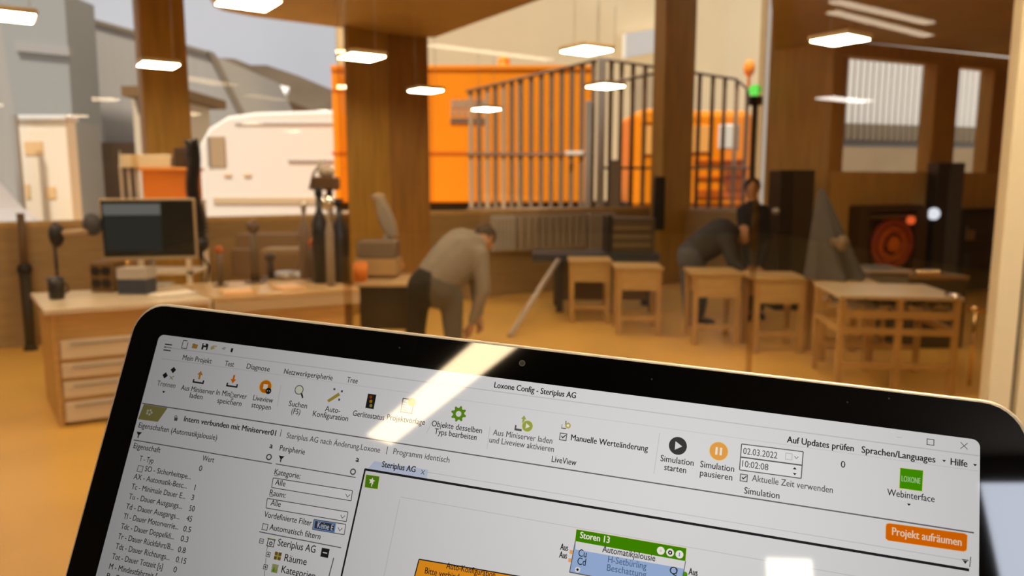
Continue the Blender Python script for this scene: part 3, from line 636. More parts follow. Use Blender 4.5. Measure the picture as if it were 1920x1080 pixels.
for i, (x0_, x1_, yy, lab) in enumerate(((420, 478, 550, 'pale wooden board lying flat near the middle of the counter'), (530, 572, 541, 'pale wooden board lying flat before the bottles'))):
    p, q = rest(x0_, yy + 4, .836), rest(x1_, yy, .836); b = MB(); d_ = q - p; n_ = V(-d_.y, d_.x, 0).normalized() * .22
    b.hexa(V(p.x, p.y, .836), d_, n_, (0, 0, .018), .004); tag(b.build('wooden_board', mat('board_orange', (.80, .48, .20), .4, noise=.1, scale=5)), lab, 'board', 'boards on the counter')
for px, r, lab in ((536, .10, 'round metal dish in the middle of the counter, behind the short stand'), (559, .06, 'small metal dish beside the brown stand')):
    c = rest(px, 522, ZC); b = MB(); b.cone(c, c + V(0, 0, .05), r * .8, r, n=20); b.cone(c + V(0, 0, .05), c + V(0, 0, .06), r, r * .9, n=20); tag(b.build('metal_dish', STEEL), lab, 'dish', 'dishes on the counter')
box_at('tool_case', 490, 467, 566, 476, 7.3, .3, mat('shelf_tan', (.32, .22, .12), .6), 'flat tan shelf board behind the counter stands', 'shelf')
box_at('yard_cabinet', 440, 440, 560, 520, 8.0, .4, mat('cab_brown', (.24, .15, .075), .7), 'low brown cabinet behind the counter below the van', 'cabinet')
box_at('flat_pack', 432, 468, 470, 518, 7.4, .2, mat('pack_brown', (.20, .12, .055), .7), 'upright brown box behind the counter', 'box')

# dark cabinet, side table and cup near the timber block
c0 = WZ(668, 532, .76)
t = thing('side_table', 'dark cabinet table with a wooden top between the counter and the bending person', 'table', V(c0.x + .32, c0.y + .3, 0))
p, q = W(664, 520, c0.y), W(765, 535, c0.y)
b = MB(); b.box(p.x, q.x + .1, c0.y, c0.y + .75, .73, .765, .005); b.build('tabletop', TOPO, t)
b = MB(); b.box(p.x + .03, q.x, c0.y + .05, c0.y + .7, .33, .73, .01); b.build('drawer_box', mat('box_darkbrown', (.035, .02, .008), .6), t)
for x in (p.x + .03, q.x - .04):
    for y in (c0.y + .05, c0.y + .65): b = MB(); b.box(x, x + .05, y, y + .05, 0, .33); b.build('leg', mat('leg_dark', (.16, .09, .03), .6), t)
c = WZ(676, 528, .765); b = MB(); b.cone(c, c + V(0, 0, .17), .06, .065, n=20); b.cone(c + V(0, 0, .17), c + V(0, 0, .18), .065, .055, n=20); tag(b.build('cup', mat('cup_orange', (.72, .20, .02), .5)), 'orange cup on the side table at the foot of the timber block', 'cup')
c = WZ(745, 510, .765); b = MB(); b.ball(c + V(0, 0, .06), .075, sz=.8); b.cone(c, c + V(0, 0, .04), .05); tag(b.build('cup', mat('cup_orange2', (.62, .24, .05), .5)), 'small orange bowl on the side table beside the grey sweater', 'bowl')
box_at('tool_case', 668, 452, 742, 486, c0.y + .35, .3, mat('case_brown', (.17, .12, .075), .5), 'brown case stacked above the side table at the timber block', 'case', .02)
box_at('crate', 664, 486, 744, 517, c0.y + .32, .36, mat('crate_wood', (.40, .25, .10), .6), 'shallow wooden crate under the brown case on the side table', 'crate')
# white hooded lamp: bent shell
cY = c0.y + .8; t = thing('hooded_lamp', 'white curved hood of a bench lamp before the timber block', 'lamp', W(725, 452, cY))
sh = [(703, 366), (716, 370), (728, 392), (738, 415), (744, 444), (730, 448), (716, 430), (706, 405), (704, 388)]
b = MB(); b.prism([W(x, y, cY) for x, y in sh], (0, .16, 0)); o = b.build('hood', mat('hood_white', (.30, .26, .20), .4), t); md = o.modifiers.new('b', 'BEVEL'); md.width = .03; md.segments = 3
b = MB(); c = W(710, 370, cY + .08); b.ball(c, .07, sz=.6); b.build('cap', mat('hood_cap', (.40, .31, .2), .4), t)
b = MB(); b.tube([W(738, 452, cY + .08), W(730, 448, cY + .08)], .02); b.tube([W(726, 440, cY + .08), W(722, 456, cY + .08)], .03); b.build('neck', GREY, t)

# black stool pole at the far edge
t = thing('stand_pole', 'black folding stand standing on the floor beside the drawer bench', 'stand', WZ(58, 656, 0))
p, q, r_ = WZ(58, 656, 0), W(46, 505, WZ(58, 656, 0).y + .1), W(38, 400, WZ(58, 656, 0).y + .1)
b = MB(); b.tube([p + V(0, 0, .02), q], [.045, .055], 10); b.build('leg', DARK, t)
b = MB(); b.tube([q, r_], .035, 10); b.build('post', mat('post_brown', (.14, .085, .04), .5), t)
b = MB(); b.cone(p, p + V(0, 0, .06), .07, .05); b.build('foot', BLACK, t); b = MB(); b.ball(q, .07); b.build('joint', BLACK, t)
t = thing('chair', 'wooden chair cut off by the edge of the picture behind the black stand', 'chair', WZ(5, 600, 0))
c = WZ(5, 600, 0); OW = mat('chair_wood', (.52, .30, .08), .5)
for dx in (-.2, .2):
    for dy in (0, .4): b = MB(); b.box(c.x + dx - .02, c.x + dx + .02, c.y + dy, c.y + dy + .04, 0, .45 if dy == 0 else .95); b.build('leg', OW, t)
b = MB(); b.box(c.x - .23, c.x + .23, c.y - .02, c.y + .45, .45, .48, .01); b.build('seat', OW, t)
b = MB(); b.box(c.x - .22, c.x + .22, c.y + .4, c.y + .43, .62, .95, .01); b.build('backrest', OW, t)

# ================================================================== MIDDLE AND BACK OF THE WORKSHOP
# radiators along the front
RAD = mat('radiator_grey', (.36, .31, .25), .5); RADB = mat('radiator_blue', (.30, .31, .33), .5)
def radiator(px0, px1, label, m):
    p, q = facade(px0) - NA * .25, facade(px1) - NA * .25; d = q - p; L = d.length; d.normalize(); z0, z1 = W(px0, 472, p.y).z, 1.2
    t = thing('radiator', label, 'radiator', (p + q) / 2 , 'radiators under the window'); n = max(6, int(L / .13))
    b = MB()
    for i in range(n): b.hexa((p.x, p.y, z0 + .03) + d * (L * i / n) if False else Vector((p.x, p.y, z0 + .03)) + d * (L * i / n), d * (L / n * .72), NA * .1, (0, 0, z1 - z0 - .06), .01)
    b.build('fins', m, t)
    for zz in (z0, z1 - .05): b = MB(); b.hexa(Vector((p.x, p.y, zz)) + NA * .02, d * L, NA * .07, (0, 0, .05), .008); b.build('header_pipe', m, t)
    for s_ in (.06, L - .1): b = MB(); b.hexa(Vector((p.x, p.y, z0 + .2)) + d * s_ + NA * .08, d * .04, NA * .12, (0, 0, .05)); b.build('wall_bracket', m, t)
radiator(908, 950, 'short pale radiator beside the head of the bending person', mat('radiator_pale', (.45, .44, .42), .5))
radiator(955, 1082, 'long grey ribbed radiator under the slats', RAD); radiator(1086, 1136, 'grey ribbed radiator ending at the dark machine', RAD)
# dark bench in front of them
yB = 9.5; zT = W(1140, 476, yB).z
p, q = W(1000, 480, yB), W(1238, 480, yB)
t = thing('dark_workbench', 'long dark blue workbench before the radiators', 'workbench', V((p.x + q.x) / 2, yB + .3, 0))
b = MB(); b.box(p.x, q.x, yB, yB + .7, zT - .1, zT, .008); b.build('worktop', NAVY, t)
for x in (p.x + .3, (p.x + q.x) / 2 + .2, q.x - .12):
    for y in (yB + .04, yB + .6): b = MB(); b.box(x, x + .09, y, y + .07, 0, zT - .1); b.build('leg', DARK, t)
b = MB(); b.box(p.x + .3, q.x - .1, yB + .3, yB + .34, .12, zT - .1); b.build('modesty_panel', mat('panel_brown', (.16, .09, .035), .6), t)
p, q = W(1140, 408, yB + .2), W(1226, 476, yB + .2)
t = thing('machine', 'dark box shaped machine on the end of the dark blue workbench', 'machine', V((p.x + q.x) / 2, yB + .3, zT))
b = MB(); b.box(p.x, q.x, yB + .15, yB + .6, zT, p.z, .02); b.build('housing', mat('machine_brown', (.075, .05, .028), .5), t)
for k in range(3): b = MB(); b.box(p.x + .06, q.x - .06, yB + .135, yB + .155, zT + .08 + k * .11, zT + .12 + k * .11); b.build('slot', mat('slot_tan', (.20, .13, .06), .5), t)
b = MB(); b.box(p.x - .02, p.x + .05, yB + .12, yB + .62, zT, p.z + .03, .01); b.build('end_plate', BLACK, t)
box_at('wall_speaker', 1228, 331, 1246, 432, 11.6, .18, BLACK, 'narrow black speaker beside the narrow timber column', 'speaker', .02)
# leaning pole
p = WZ(956, 630, .016); q = W(1046, 488, yB - .04)
b = MB(); d_ = (q - p); b.tube([p, p + d_ * .5, p + d_], .034, 12); tag(b.build('pole', mat('pole_alu', (.50, .43, .34), .4)), 'pale pole leaning from the floor against the dark blue workbench', 'pole')

LEG = mat('leg_oak', (.46, .28, .09), .5, noise=.1, scale=4)
def make_table(loc, wd, dp, h, apron, label, rz=0.0, name='work_table', m=OAK):
    t = thing(name, label, 'table', (0, 0, 0), 'light wooden work tables')
    b = MB(); b.box(-wd / 2, wd / 2, -dp / 2, dp / 2, h - .035, h, .005); b.build('tabletop', m, t)
    b = MB(); b.box(-wd / 2 + .03, wd / 2 - .03, -dp / 2 + .02, -dp / 2 + .045, h - .035 - apron, h - .035); b.build('apron', m, t)
    b = MB(); b.box(-wd / 2 + .03, wd / 2 - .03, dp / 2 - .045, dp / 2 - .02, h - .035 - apron, h - .035); b.build('apron', m, t)
    for sx in (-1, 1):
        for sy in (-1, 1):
            x, y = sx * (wd / 2 - .045), sy * (dp / 2 - .045); b = MB(); b.box(x - .028, x + .028, y - .028, y + .028, 0, h - .035, .004); b.build('leg', LEG, t)
    b = MB(); b.box(-wd / 2 + .05, wd / 2 - .05, -dp / 2 + .035, -dp / 2 + .06, .16, .21); b.build('stretcher', LEG, t)
    t.location = loc; t.rotation_euler = (0, 0, rz); return t
def tloc(px, py, h, dp):
    p = WZ(px, py, h); return V(p.x, p.y + dp / 2, 0)
TA = make_table(tloc(1350, 512, .75, .56), .52, .56, .75, .22, 'light wooden table in front of the person bending in dark clothes', -.06)
dup(TA, tloc(1470, 521, .75, .56), 'light wooden table between the draped machine and its twin', -.08)
dup(TA, tloc(1203, 502, .75, .6), 'light wooden table below the dark machine on the workbench', -.05)
dup(TA, tloc(1110, 494, .72, .6), 'light wooden table half hidden behind the leaning pole', -.05)
dup(TA, tloc(1602, 530, .75, .56), 'light wooden table carrying the draped machine', -.1)

# big trestle table at the cream post
c = tloc(1705, 556, .78, .8); wd, dp, h = .92, .8, .78; TR = mat('trestle_wood', (.50, .31, .11), .5, noise=.12, scale=4)
t = thing('trestle_table', 'wooden trestle table with open rails next to the cream post', 'table', c, rz=-.14)
def P_(x, y, z): return Vector((x, y, z)) + c
b = MB(); b.hexa(P_(-wd / 2, -dp / 2, h - .03), (wd, 0, 0), (0, dp, 0), (0, 0, .03), .004); b.build('tabletop', mat('trestle_top', (.55, .44, .30), .3), t)
for x in (-wd / 2 + .01, -.02, wd / 2 - .06):
    for y in (-dp / 2 + .01, dp / 2 - .06): b = MB(); b.hexa(P_(x, y, 0), (.045, 0, 0), (0, .045, 0), (0, 0, h - .03)); b.build('leg', TR, t)
for z, hh_ in ((.60, .06), (.47, .05), (.2, .04)):
    for y in (-dp / 2 + .0, dp / 2 - .05): b = MB(); b.hexa(P_(-wd / 2 + .02, y, z), (wd - .06, 0, 0), (0, .03, 0), (0, 0, hh_)); b.build('rail', TR, t)
for x in (-wd / 2 + .01, wd / 2 - .05): b = MB(); b.hexa(P_(x, -dp / 2 + .03, .47), (.035, 0, 0), (0, dp - .1, 0), (0, 0, .05)); b.build('rail', TR, t)
# crumpled film on the lower rails
b = MB(); n_ = 14; gr = [[P_(-wd / 2 + .06 + (wd - .12) * i / n_, -dp / 2 + .08 + .6 * j / 8, .66 + .035 * math.sin(i * 1.7 + j * 2.3) + .02 * random.random()) for j in range(9)] for i in range(n_ + 1)]
for i in range(n_):
    for j in range(8): b.poly([gr[i][j], gr[i + 1][j], gr[i + 1][j + 1], gr[i][j + 1]])
o = b.build('plastic_film', mat('film', (.50, .42, .33), .15)); o.modifiers.new('s', 'SOLIDIFY').thickness = .004; tag(o, 'crumpled pale plastic film lying on the upper rails of the trestle table', 'film')
b = MB(); p, q = WZ(1774, 551, .80), WZ(1798, 556, .80); b.tube([p, q], .018, 10); b.cone((p.x, p.y, .77), (p.x, p.y, .80), .014); b.cone((q.x - .01, q.y + .01, .77), (q.x - .01, q.y + .01, .80), .014); tag(b.build('chrome_tube', CHROME), 'short chrome tube at the corner of the trestle table', 'tube', 'chrome tubes by the cream post')
b = MB(); p, q = W(1816, 578, 6.0), W(1850, 584, 6.0); b.tube([p, q], .024, 10); b.cone((p.x + .06, 6.0, 0), (p.x + .06, 6.0, p.z), .015); tag(b.build('chrome_tube', mat('brass_tube', (.85, .62, .32), .15, metal=1)), 'brass coloured tube on a thin post touching the cream post', 'tube', 'chrome tubes by the cream post')
# draped machine
cd_ = tloc(1590, 530, .75, .56) + V(0, 0, .75)
t = thing('draped_machine', 'grey dust sheet pulled to a point over a machine before the two windows', 'machine', V(cd_.x, cd_.y, .75))
top = W(1540, 354, cd_.y); b = MB(); ns = 40; rings = []
for k in range(10):
    u = k / 9; ring = []
    for i in range(ns):
        a = 2 * math.pi * i / ns; rr = (.02 + .23 * u ** .8) * (1 + .2 * u * math.sin(a * 7 + 1) + .1 * u * math.sin(a * 11)); z = .755 + (top.z - .755) * (1 - u)
        ring.append(b.bm.verts.new((top.x + (cd_.x - top.x) * u + rr * math.cos(a), cd_.y + rr * .8 * math.sin(a), z)))
    rings.append(ring)
for A, B in zip(rings, rings[1:]):
    for i in range(ns): f = b.bm.faces.new((A[i], A[(i + 1) % ns], B[(i + 1) % ns], B[i])); f.smooth = True
b.bm.faces.new(rings[0]); b.build('dust_sheet', mat('sheet_grey', (.10, .095, .09), .9), t)
b = MB(); c = W(1580, 456, cd_.y - .3); b.ball(c, .062, sz=1.2, sx=.9); b.cone(c, c + V(-.02, .2, .0), .04); b.build('handle', mat('tan_knob', (.20, .14, .08), .6), t)
# grey tray box
c = V(0, 7.25, 0); p, q = W(1632, 507, c.y), W(1702, 552, c.y)
t = thing('tray_box', 'low grey tray with a bright rim behind the trestle table', 'box', V((p.x + q.x) / 2, c.y + .25, q.z))
b = MB(); b.box(p.x, q.x, c.y, c.y + .5, q.z - .02, p.z, .015); b.build('body', mat('tray_grey', (.17, .16, .15), .5), t)
b = MB(); b.box(p.x - .03, q.x + .02, c.y - .03, c.y + .53, p.z - .03, p.z, .012); b.build('rim', mat('tray_rim', (.42, .34, .24), .6), t)
b = MB(); b.cone((p.x + .1, c.y + .25, 0), (p.x + .1, c.y + .25, q.z), .03); b.cone((q.x - .1, c.y + .25, 0), (q.x - .1, c.y + .25, q.z), .03); b.build('leg', TR, t)
# dark chest with shiny rim
yd = 7.4; p, q = W(1702, 524, yd), W(1812, 562, yd)
t = thing('dark_chest', 'dark chest with a shiny rim in front of the tall blue pillar cabinet', 'chest', V((p.x + q.x) / 2, yd + .3, 0))
b = MB(); b.box(p.x, q.x, yd, yd + .6, 0, p.z, .015); b.build('body', mat('chest_dark', (.05, .032, .016), .5), t)
b = MB(); b.box(p.x - .01, q.x + .01, yd - .02, yd + .62, p.z, p.z + .035, .01); b.build('rim', mat('rim_bronze', (.42, .26, .12), .25, metal=.6), t)
b = MB()
for k in range(5): cc = W(1722 + k * 9, 519, yd + .05); b.ball((cc.x, cc.y, p.z + .06), .032)
b.build('fittings', mat('fitting_brass', (1, .80, .50), .15, metal=1), t)

# wall side: cabinets
yc = 10.15; p, q = W(1442, 320, yc), W(1503, 345, yc)
t = thing('tall_cabinet', 'tall black cabinet against the timber wall pier behind the standing person', 'cabinet', V((p.x + q.x) / 2, yc, 0))
b = MB(); b.box(p.x, q.x, yc - .45, yc, 0, p.z, .01); b.build('body', mat('cabinet_black', (.02, .013, .008), .5), t)
b = MB(); b.box(p.x + .17, q.x - .015, yc - .47, yc - .445, .1, p.z - .03, .004); dr = b.build('door', mat('cabinet_brown', (.045, .028, .014), .5), t)
b = MB(); cc = W(1455, 396, yc - .5); b.ball(cc, .05); b.build('lock', mat('lock_grey', (.5, .5, .45), .2, metal=.6), dr)
yp = rw(1760).y - .12; p, q = W(1739, 306, yp), W(1784, 345, yp)
t = thing('pillar_cabinet', 'tall narrow blue black pillar cabinet with a round white light', 'cabinet', V((p.x + q.x) / 2, yp, 0))
b = MB(); b.box(p.x, p.x + (q.x - p.x) * .45, yp - .3, yp, 0, p.z, .01); b.build('side', mat('pillar_black', (.025, .02, .018), .5), t)
b = MB(); b.box(p.x + (q.x - p.x) * .45, q.x, yp - .31, yp, 0, p.z, .01); b.build('door', mat('pillar_blue', (.075, .08, .095), .4), t)
b = MB(); cc = W(1752, 401, yp - .33); b.cone(cc + V(0, .03, 0), cc, .085, n=20); b.ball(cc, .08, sy=.3); b.build('light', emit('spot_white', (.9, .93, 1), .9), t)
# framed board with red reel
def on_rw(px, py, d=.05): v = rw(px) - NR * d; return W(px, py, v.y)
def rwbox(name, px0, py0, px1, py1, d, th, m, par=None, bev=.004):
    p, q = on_rw(px0, py0, d + th), on_rw(px1, py1, d + th); b = MB(); b.hexa((p.x, p.y, W(px0, py1, p.y).z), Vector((q.x - p.x, q.y - p.y, 0)), NR * th, (0, 0, p.z - W(px0, py1, p.y).z), bev); return b.build(name, m, par)
DBR = mat('dark_brown', (.07, .038, .012), .6)
c = on_rw(1668, 500); t = thing('wall_locker', 'open dark framed wall locker holding the red cable reel', 'locker', c)
rwbox('back_panel', 1618, 390, 1730, 520, .01, .03, mat('back_brown', (.14, .08, .022), .6), t)
rwbox('frame', 1618, 386, 1730, 397, .04, .3, DBR, t); rwbox('frame', 1616, 390, 1624, 520, .04, .3, DBR, t); rwbox('frame', 1722, 390, 1732, 520, .04, .3, DBR, t); rwbox('shelf', 1624, 405, 1722, 410, .04, .25, mat('shelf_brown', (.22, .13, .04), .5), t)
c = on_rw(1672, 458, .3); t = thing('cable_reel', 'red cable reel hanging in the dark wall locker', 'reel', c); REDM = mat('reel_red', (.38, .055, .012), .5)
for k, (r_, mm) in enumerate(((.36, REDM), (.24, mat('reel_orange', (.55, .12, .01), .5)))):
    b = MB(); ps = [c + DR * (r_ * math.cos(a)) + V(0, 0, r_ * .85 * math.sin(a)) for a in (2 * math.pi * i / 32 for i in range(33))]; b.tube(ps, .055, 8); b.build('cable_ring', mm, t)
b = MB(); b.cone(c + NR * .02, c - NR * .05, .11, n=18); b.build('hub', mat('reel_hub', (.80, .20, .01), .4), t)
b = MB(); b.cone(c + NR * .1, c + NR * .08, .34, n=28); b.build('flange', mat('reel_flange', (.22, .055, .015), .6), t)
c = on_rw(1708, 413, .36); b = MB(); b.ball(c, .06); b.cone(c, c + NR * .06, .02); tag(b.build('signal_lamp', emit('signal_red', (1, .14, .03), .75)), 'small glowing red lamp above the cable reel', 'lamp')
c = on_rw(1825, 480); t = thing('tool_shelf', 'dark shelf of tools against the wall next to the cream post', 'shelf', V(c.x, c.y, 0))
rwbox('back_panel', 1796, 396, 1905, 600, .01, .03, mat('toolwall', (.075, .05, .03), .6), t)
rwbox('frame', 1796, 392, 1905, 400, .03, .3, BLACK, t); rwbox('shelf', 1796, 452, 1905, 457, .03, .3, DBR, t); rwbox('shelf', 1796, 505, 1905, 510, .03, .3, DBR, t); rwbox('side', 1790, 392, 1798, 600, .03, .3, mat('side_navy', (.03, .03, .04), .5), t)
for k, (px, y0, y1, m, lab) in enumerate(((1808, 425, 452, GREY, 'grey tin on the upper tool shelf'), (1822, 432, 452, mat('tin_tan', (.35, .22, .1), .5), 'tan tin on the upper tool shelf'), (1812, 478, 505, mat('tin_blue', (.06, .07, .10), .5), 'dark blue tin on the lower tool shelf'))):
    o = rwbox('tin', px - 5, y0, px + 5, y1 - 1, .16, .09, m); tag(o, lab, 'tin', 'tins on the tool shelf')
# green exit light on the bay post
pp = W(1416, 169, 10.8); t = thing('access_post', 'thin dark post with a glowing green light at the glass seam', 'light', V(pp.x, pp.y, 0))
b = MB(); b.cone((pp.x, pp.y, 0), (pp.x, pp.y, W(1416, 192, 10.8).z), .035); b.build('post', mat('post_dark', (.06, .04, .02), .6), t)
b = MB(); b.box(pp.x - .08, pp.x + .1, pp.y - .05, pp.y + .05, W(1416, 198, 10.8).z, W(1416, 180, 10.8).z, .02); b.build('bracket', DARK, t)
b = MB(); b.ball(pp, .085, sz=.95, sx=1.1); b.build('lens', emit('green_light', (.16, .80, .10), 1.1), t)

# ================================================================== PEOPLE
def capsule(bm, p0, r0, p1, r1, n=14):
    b = MB(); b.bm.free(); b.bm = bm; b.cone(p0, p1, r0, r1, n); b.ball(p0, r0, n=n); b.ball(p1, r1, n=n)
def blob(name, chains, m, parent=None, voxel=.014, balls=(), smooth=6):
    b = MB()
    for ch in chains:
        for (p, r), (q, s_) in zip(ch, ch[1:]): capsule(b.bm, p, r, q, s_)
    for c, r, sx, sy, sz in balls: b.ball(c, r, sx, sy, sz)
    o = b.build(name, m, parent)
    md = o.modifiers.new('r', 'REMESH'); md.mode = 'VOXEL'; md.voxel_size = voxel; md.use_smooth_shade = True
    if smooth: sm = o.modifiers.new('s', 'SMOOTH'); sm.iterations = smooth; sm.factor = .5
    dg = bpy.context.evaluated_depsgraph_get(); me = bpy.data.meshes.new_from_object(o.evaluated_get(dg)); o.modifiers.clear(); o.data = me
    return o
SKIN = mat('skin', (.45, .24, .13), .6)
def hand(p, d, side):
    """palm and five bent fingers hanging from wrist p along direction d"""
    d = d.normalized(); s_ = side.normalized(); n = d.cross(s_).normalized(); ch = [[(p, .026), (p + d * .05, .034), (p + d * .085, .032)]]
    for k, L in enumerate((.075, .085, .08, .062)):
        a = p + d * .085 + s_ * (-.03 + .02 * k); m1 = a + d * L * .55; e = m1 + (d * .8 + n * .5).normalized() * L * .5
        ch.append([(a, .0095), (m1, .0088), (e, .0078)])
    a = p + d * .03 - s_ * .03; ch.append([(a, .012), (a + (d - s_ * .8).normalized() * .045, .0105), (a + (d * 1.4 - s_ * .7).normalized() * .085, .009)])
    return ch
def person(label, base, hips, chest, neck, head, face, legs, arms, cloth, pants, hairm, shoe=BLACK, rch=.17, rhip=.165):
    t = thing('person', label, 'person', base)
    f = face.normalized(); up = (head - neck).normalized(); sd = f.cross(up).normalized()
    body = [[(hips, rhip * .85), ((hips + chest) / 2, rch * .82), (chest, rch * .9), (neck, .06), (head - up * .06, .065)]]
    for kn, an, toe in legs: body.append([(kn[0], .085), (kn[1], .06), (an, .042)]); body.append([(an, .04), (toe, .03)])
    for sh, el, wr in arms:
        body.append([(sh, .052), (el, .040), (wr, .028)]); body += hand(wr, wr - el, sd)
    balls = [(head, .098, .86, 1.0, 1.18), (head + f * .095 - up * .02, .018, 1, 1, 1.3), (head + f * .075 - up * .075, .03, 1, 1, .7)] + [(head + sd * s_ * .085 - up * .01, .022, .6, 1, 1.3) for s_ in (-1, 1)] + [(head + f * .083 + sd * s_ * .03 + up * .015, .013, 1, 1, 1) for s_ in (-1, 1)]
    blob('body', body, SKIN, t, .009, balls, 3)
    sw = [[(hips + (chest - hips) * .15, rhip * 1.02), ((hips + chest) / 2, rch * 1.06), (chest, rch * 1.08), (chest + (neck - chest) * .7, rch * .62)]]
    for sh, el, wr in arms: sw.append([(chest + (sh - chest) * .4, rch * .7), (sh, .085), (el, .063), (wr - (wr - el).normalized() * .02, .046)])
    blob('jacket' if cloth is not GSW else 'sweater', sw, cloth, t, .014)
    for i, (kn, an, toe) in enumerate(legs):
        pm = pants[i] if isinstance(pants, (list, tuple)) else pants
        blob('trouser_leg', [[(hips, rhip * .99), (hips + (kn[0] - hips) * .35, rhip * .95), (kn[0], .108), (kn[1], .082), (an + V(0, 0, .03), .068)]], pm, t, .014)
        blob('shoe', [[(an - V(0, 0, .02), .045), (toe, .038)]], shoe, t, .012)
    blob('hair', [[(head + up * .02 - f * .015, .104), (head + up * .035 - f * .03, .10)]], hairm, t, .012)
    return t
GSW = mat('sweater_grey', (.235, .205, .165), .9, noise=.1, scale=30); HAIR = mat('hair_dark', (.035, .02, .01), .7)
# the bending person in the grey sweater
Y = 6.3; F0 = lambda px, py, dy=0: W(px, py, Y + dy)
g1, g2 = WZ(796, 712, 0), WZ(858, 716, 0)
person('person in a grey sweater and dark trousers bending over beside the side table', V(F0(820, 540).x, Y, 0),
       F0(812, 532), F0(866, 474, .14), F0(896, 458, .24), F0(909, 446, .34), V(.5, .5, -.7),
       [((F0(784, 550), F0(780, 622, .03)), V(F0(792, 600).x, Y + .05, .09), V(F0(800, 600).x + .05, Y - .12, .05)),
        ((F0(846, 556), F0(850, 628, .0)), V(F0(852, 600).x, Y + .05, .09), V(F0(856, 600).x + .08, Y - .1, .05))],
       [(F0(898, 478, .05), F0(906, 545, 0), F0(886, 604, .02)), (F0(846, 462, .3), F0(893, 530, .32), F0(898, 590, .25))],
       GSW, [mat('trousers_black', (.012, .010, .008), .8), mat('trousers_grey', (.10, .092, .072), .8)], HAIR, rch=.20, rhip=.19)
# person bending in dark clothes behind the table
Y = 8.5; JK = mat('jacket_dark', (.035, .034, .038), .8); JEAN = mat('jeans', (.085, .095, .115), .8)
person('person in a dark jacket and blue jeans bending over the light wooden table', V(F0(1296, 500).x, Y, 0),
       F0(1298, 476), F0(1352, 440, .05), F0(1378, 436, .1), F0(1394, 440, .12), V(.8, -.2, -.5),
       [((F0(1292, 505), F0(1292, 560)), V(F0(1292, 600).x, Y, .09), V(F0(1292, 600).x + .1, Y - .14, .045)),
        ((F0(1306, 505, .15), F0(1314, 560, .18)), V(F0(1318, 600).x, Y + .2, .09), V(F0(1318, 600).x + .14, Y + .1, .045))],
       [(F0(1362, 452, -.15), F0(1372, 492, -.25), F0(1392, 508, -.3)), (F0(1368, 448, .25), F0(1384, 488, .2), F0(1398, 505, .1))],
       JK, JEAN, HAIR, rch=.18, rhip=.17)
# standing person
Y = 9.1
person('person standing upright in black clothes with the head in front of the glass seam', V(F0(1412, 500).x, Y, 0),
       F0(1412, 490), F0(1412, 408), F0(1411, 376), F0(1410, 353), V(-.5, -.85, 0),
       [((F0(1405, 505), F0(1404, 555)), V(F0(1404, 600).x, Y, .09), V(F0(1404, 600).x - .05, Y - .14, .045)),
        ((F0(1422, 505), F0(1422, 555)), V(F0(1422, 600).x, Y, .09), V(F0(1422, 600).x, Y - .15, .045))],
       [(F0(1394, 396), F0(1394, 450, -.1), F0(1406, 498, -.28)), (F0(1430, 396), F0(1438, 450, -.05), F0(1424, 500, -.25))],
       mat('jacket_black', (.014, .014, .016), .8), mat('trousers_dark', (.03, .026, .024), .8), HAIR, rch=.15, rhip=.15)

# ================================================================== LAPTOP
LU, LVv, LN = Vector((0.96640138, -0.24959987, -0.06138628)), Vector((-0.15081826, -0.35724337, -0.92175432)), Vector((0.20813992, 0.90004282, -0.3828847))
LO = Vector((-0.137, 0.28504117, 1.59212407)); DW, DH = .2858, .190
LM = Matrix(((LU.x, -LVv.x, -LN.x, LO.x), (LU.y, -LVv.y, -LN.y, LO.y), (LU.z, -LVv.z, -LN.z, LO.z), (0, 0, 0, 1)))
lap = bpy.data.objects.new('laptop', None); COL.objects.link(lap); lap.empty_display_size = .05
lap.matrix_world = LM; tag(lap, 'open laptop with a black screen border and silver rim showing a building control program', 'laptop')
def ray(px, py):
    x = (px - 960) / F; y = (py - 540) / F; return Vector((x, CP - y * SP, -SP - y * CP))
def uv(px, py):
    """place on the display (x right, y down, metres) of a spot measured in the photograph"""
    d = ray(px, py); t = LN.dot(LO - CAM) / LN.dot(d); H = CAM + d * t - LO; return H.dot(LU), H.dot(LVv)
def mpp(px, py):
    d = ray(px, py); return LN.dot(LO - CAM) / LN.dot(d) / F
def lbuild(b, name, m=None, parent=None):
    """mesh given in the laptop's own axes"""
    bmesh.ops.recalc_face_normals(b.bm, faces=b.bm.faces); me = bpy.data.meshes.new(name); b.bm.to_mesh(me); b.bm.free()
    for q in (b.mats or [m]): me.materials.append(q)
    o = bpy.data.objects.new(name, me); COL.objects.link(o); o.parent = parent or lap; return o
def rrect(x0, y0, x1, y1, r, n=8):
    ps = []
    for cx, cy, a0 in ((x1 - r, y1 - r, 0), (x0 + r, y1 - r, 90), (x0 + r, y0 + r, 180), (x1 - r, y0 + r, 270)):
        for i in range(n + 1): a = math.radians(a0 + 90 * i / n); ps.append((cx + r * math.cos(a), cy + r * math.sin(a)))
    return ps
ALU = mat('aluminium', (.84, .80, .75), .45, metal=.25)
BEZ = mat('bezel_glass', (.003, .003, .003), .03, spec=.55)
X0, X1, Y1, Y0 = -.0122, .2982, .0112, -.203
b = MB()
outer = [rrect(X0 - .0012 + e, Y0 - .0012 + e, X1 + .0012 - e, Y1 + .0012 - e, .0125) for e in (.0012, .0004, 0, 0, .0008)]
zs = (-.0001, -.0004, -.0012, -.0040, -.0052)
vs = [[b.bm.verts.new((x, y, z)) for x, y in ps] for ps, z in zip(outer, zs)]
for A, B in zip(vs, vs[1:]):
    for i in range(len(A)): f = b.bm.faces.new((A[i], A[(i + 1) % len(A)], B[(i + 1) % len(A)], B[i])); f.smooth = True
b.bm.faces.new(vs[0]); b.bm.faces.new(vs[-1]); lbuild(b, 'lid', ALU)
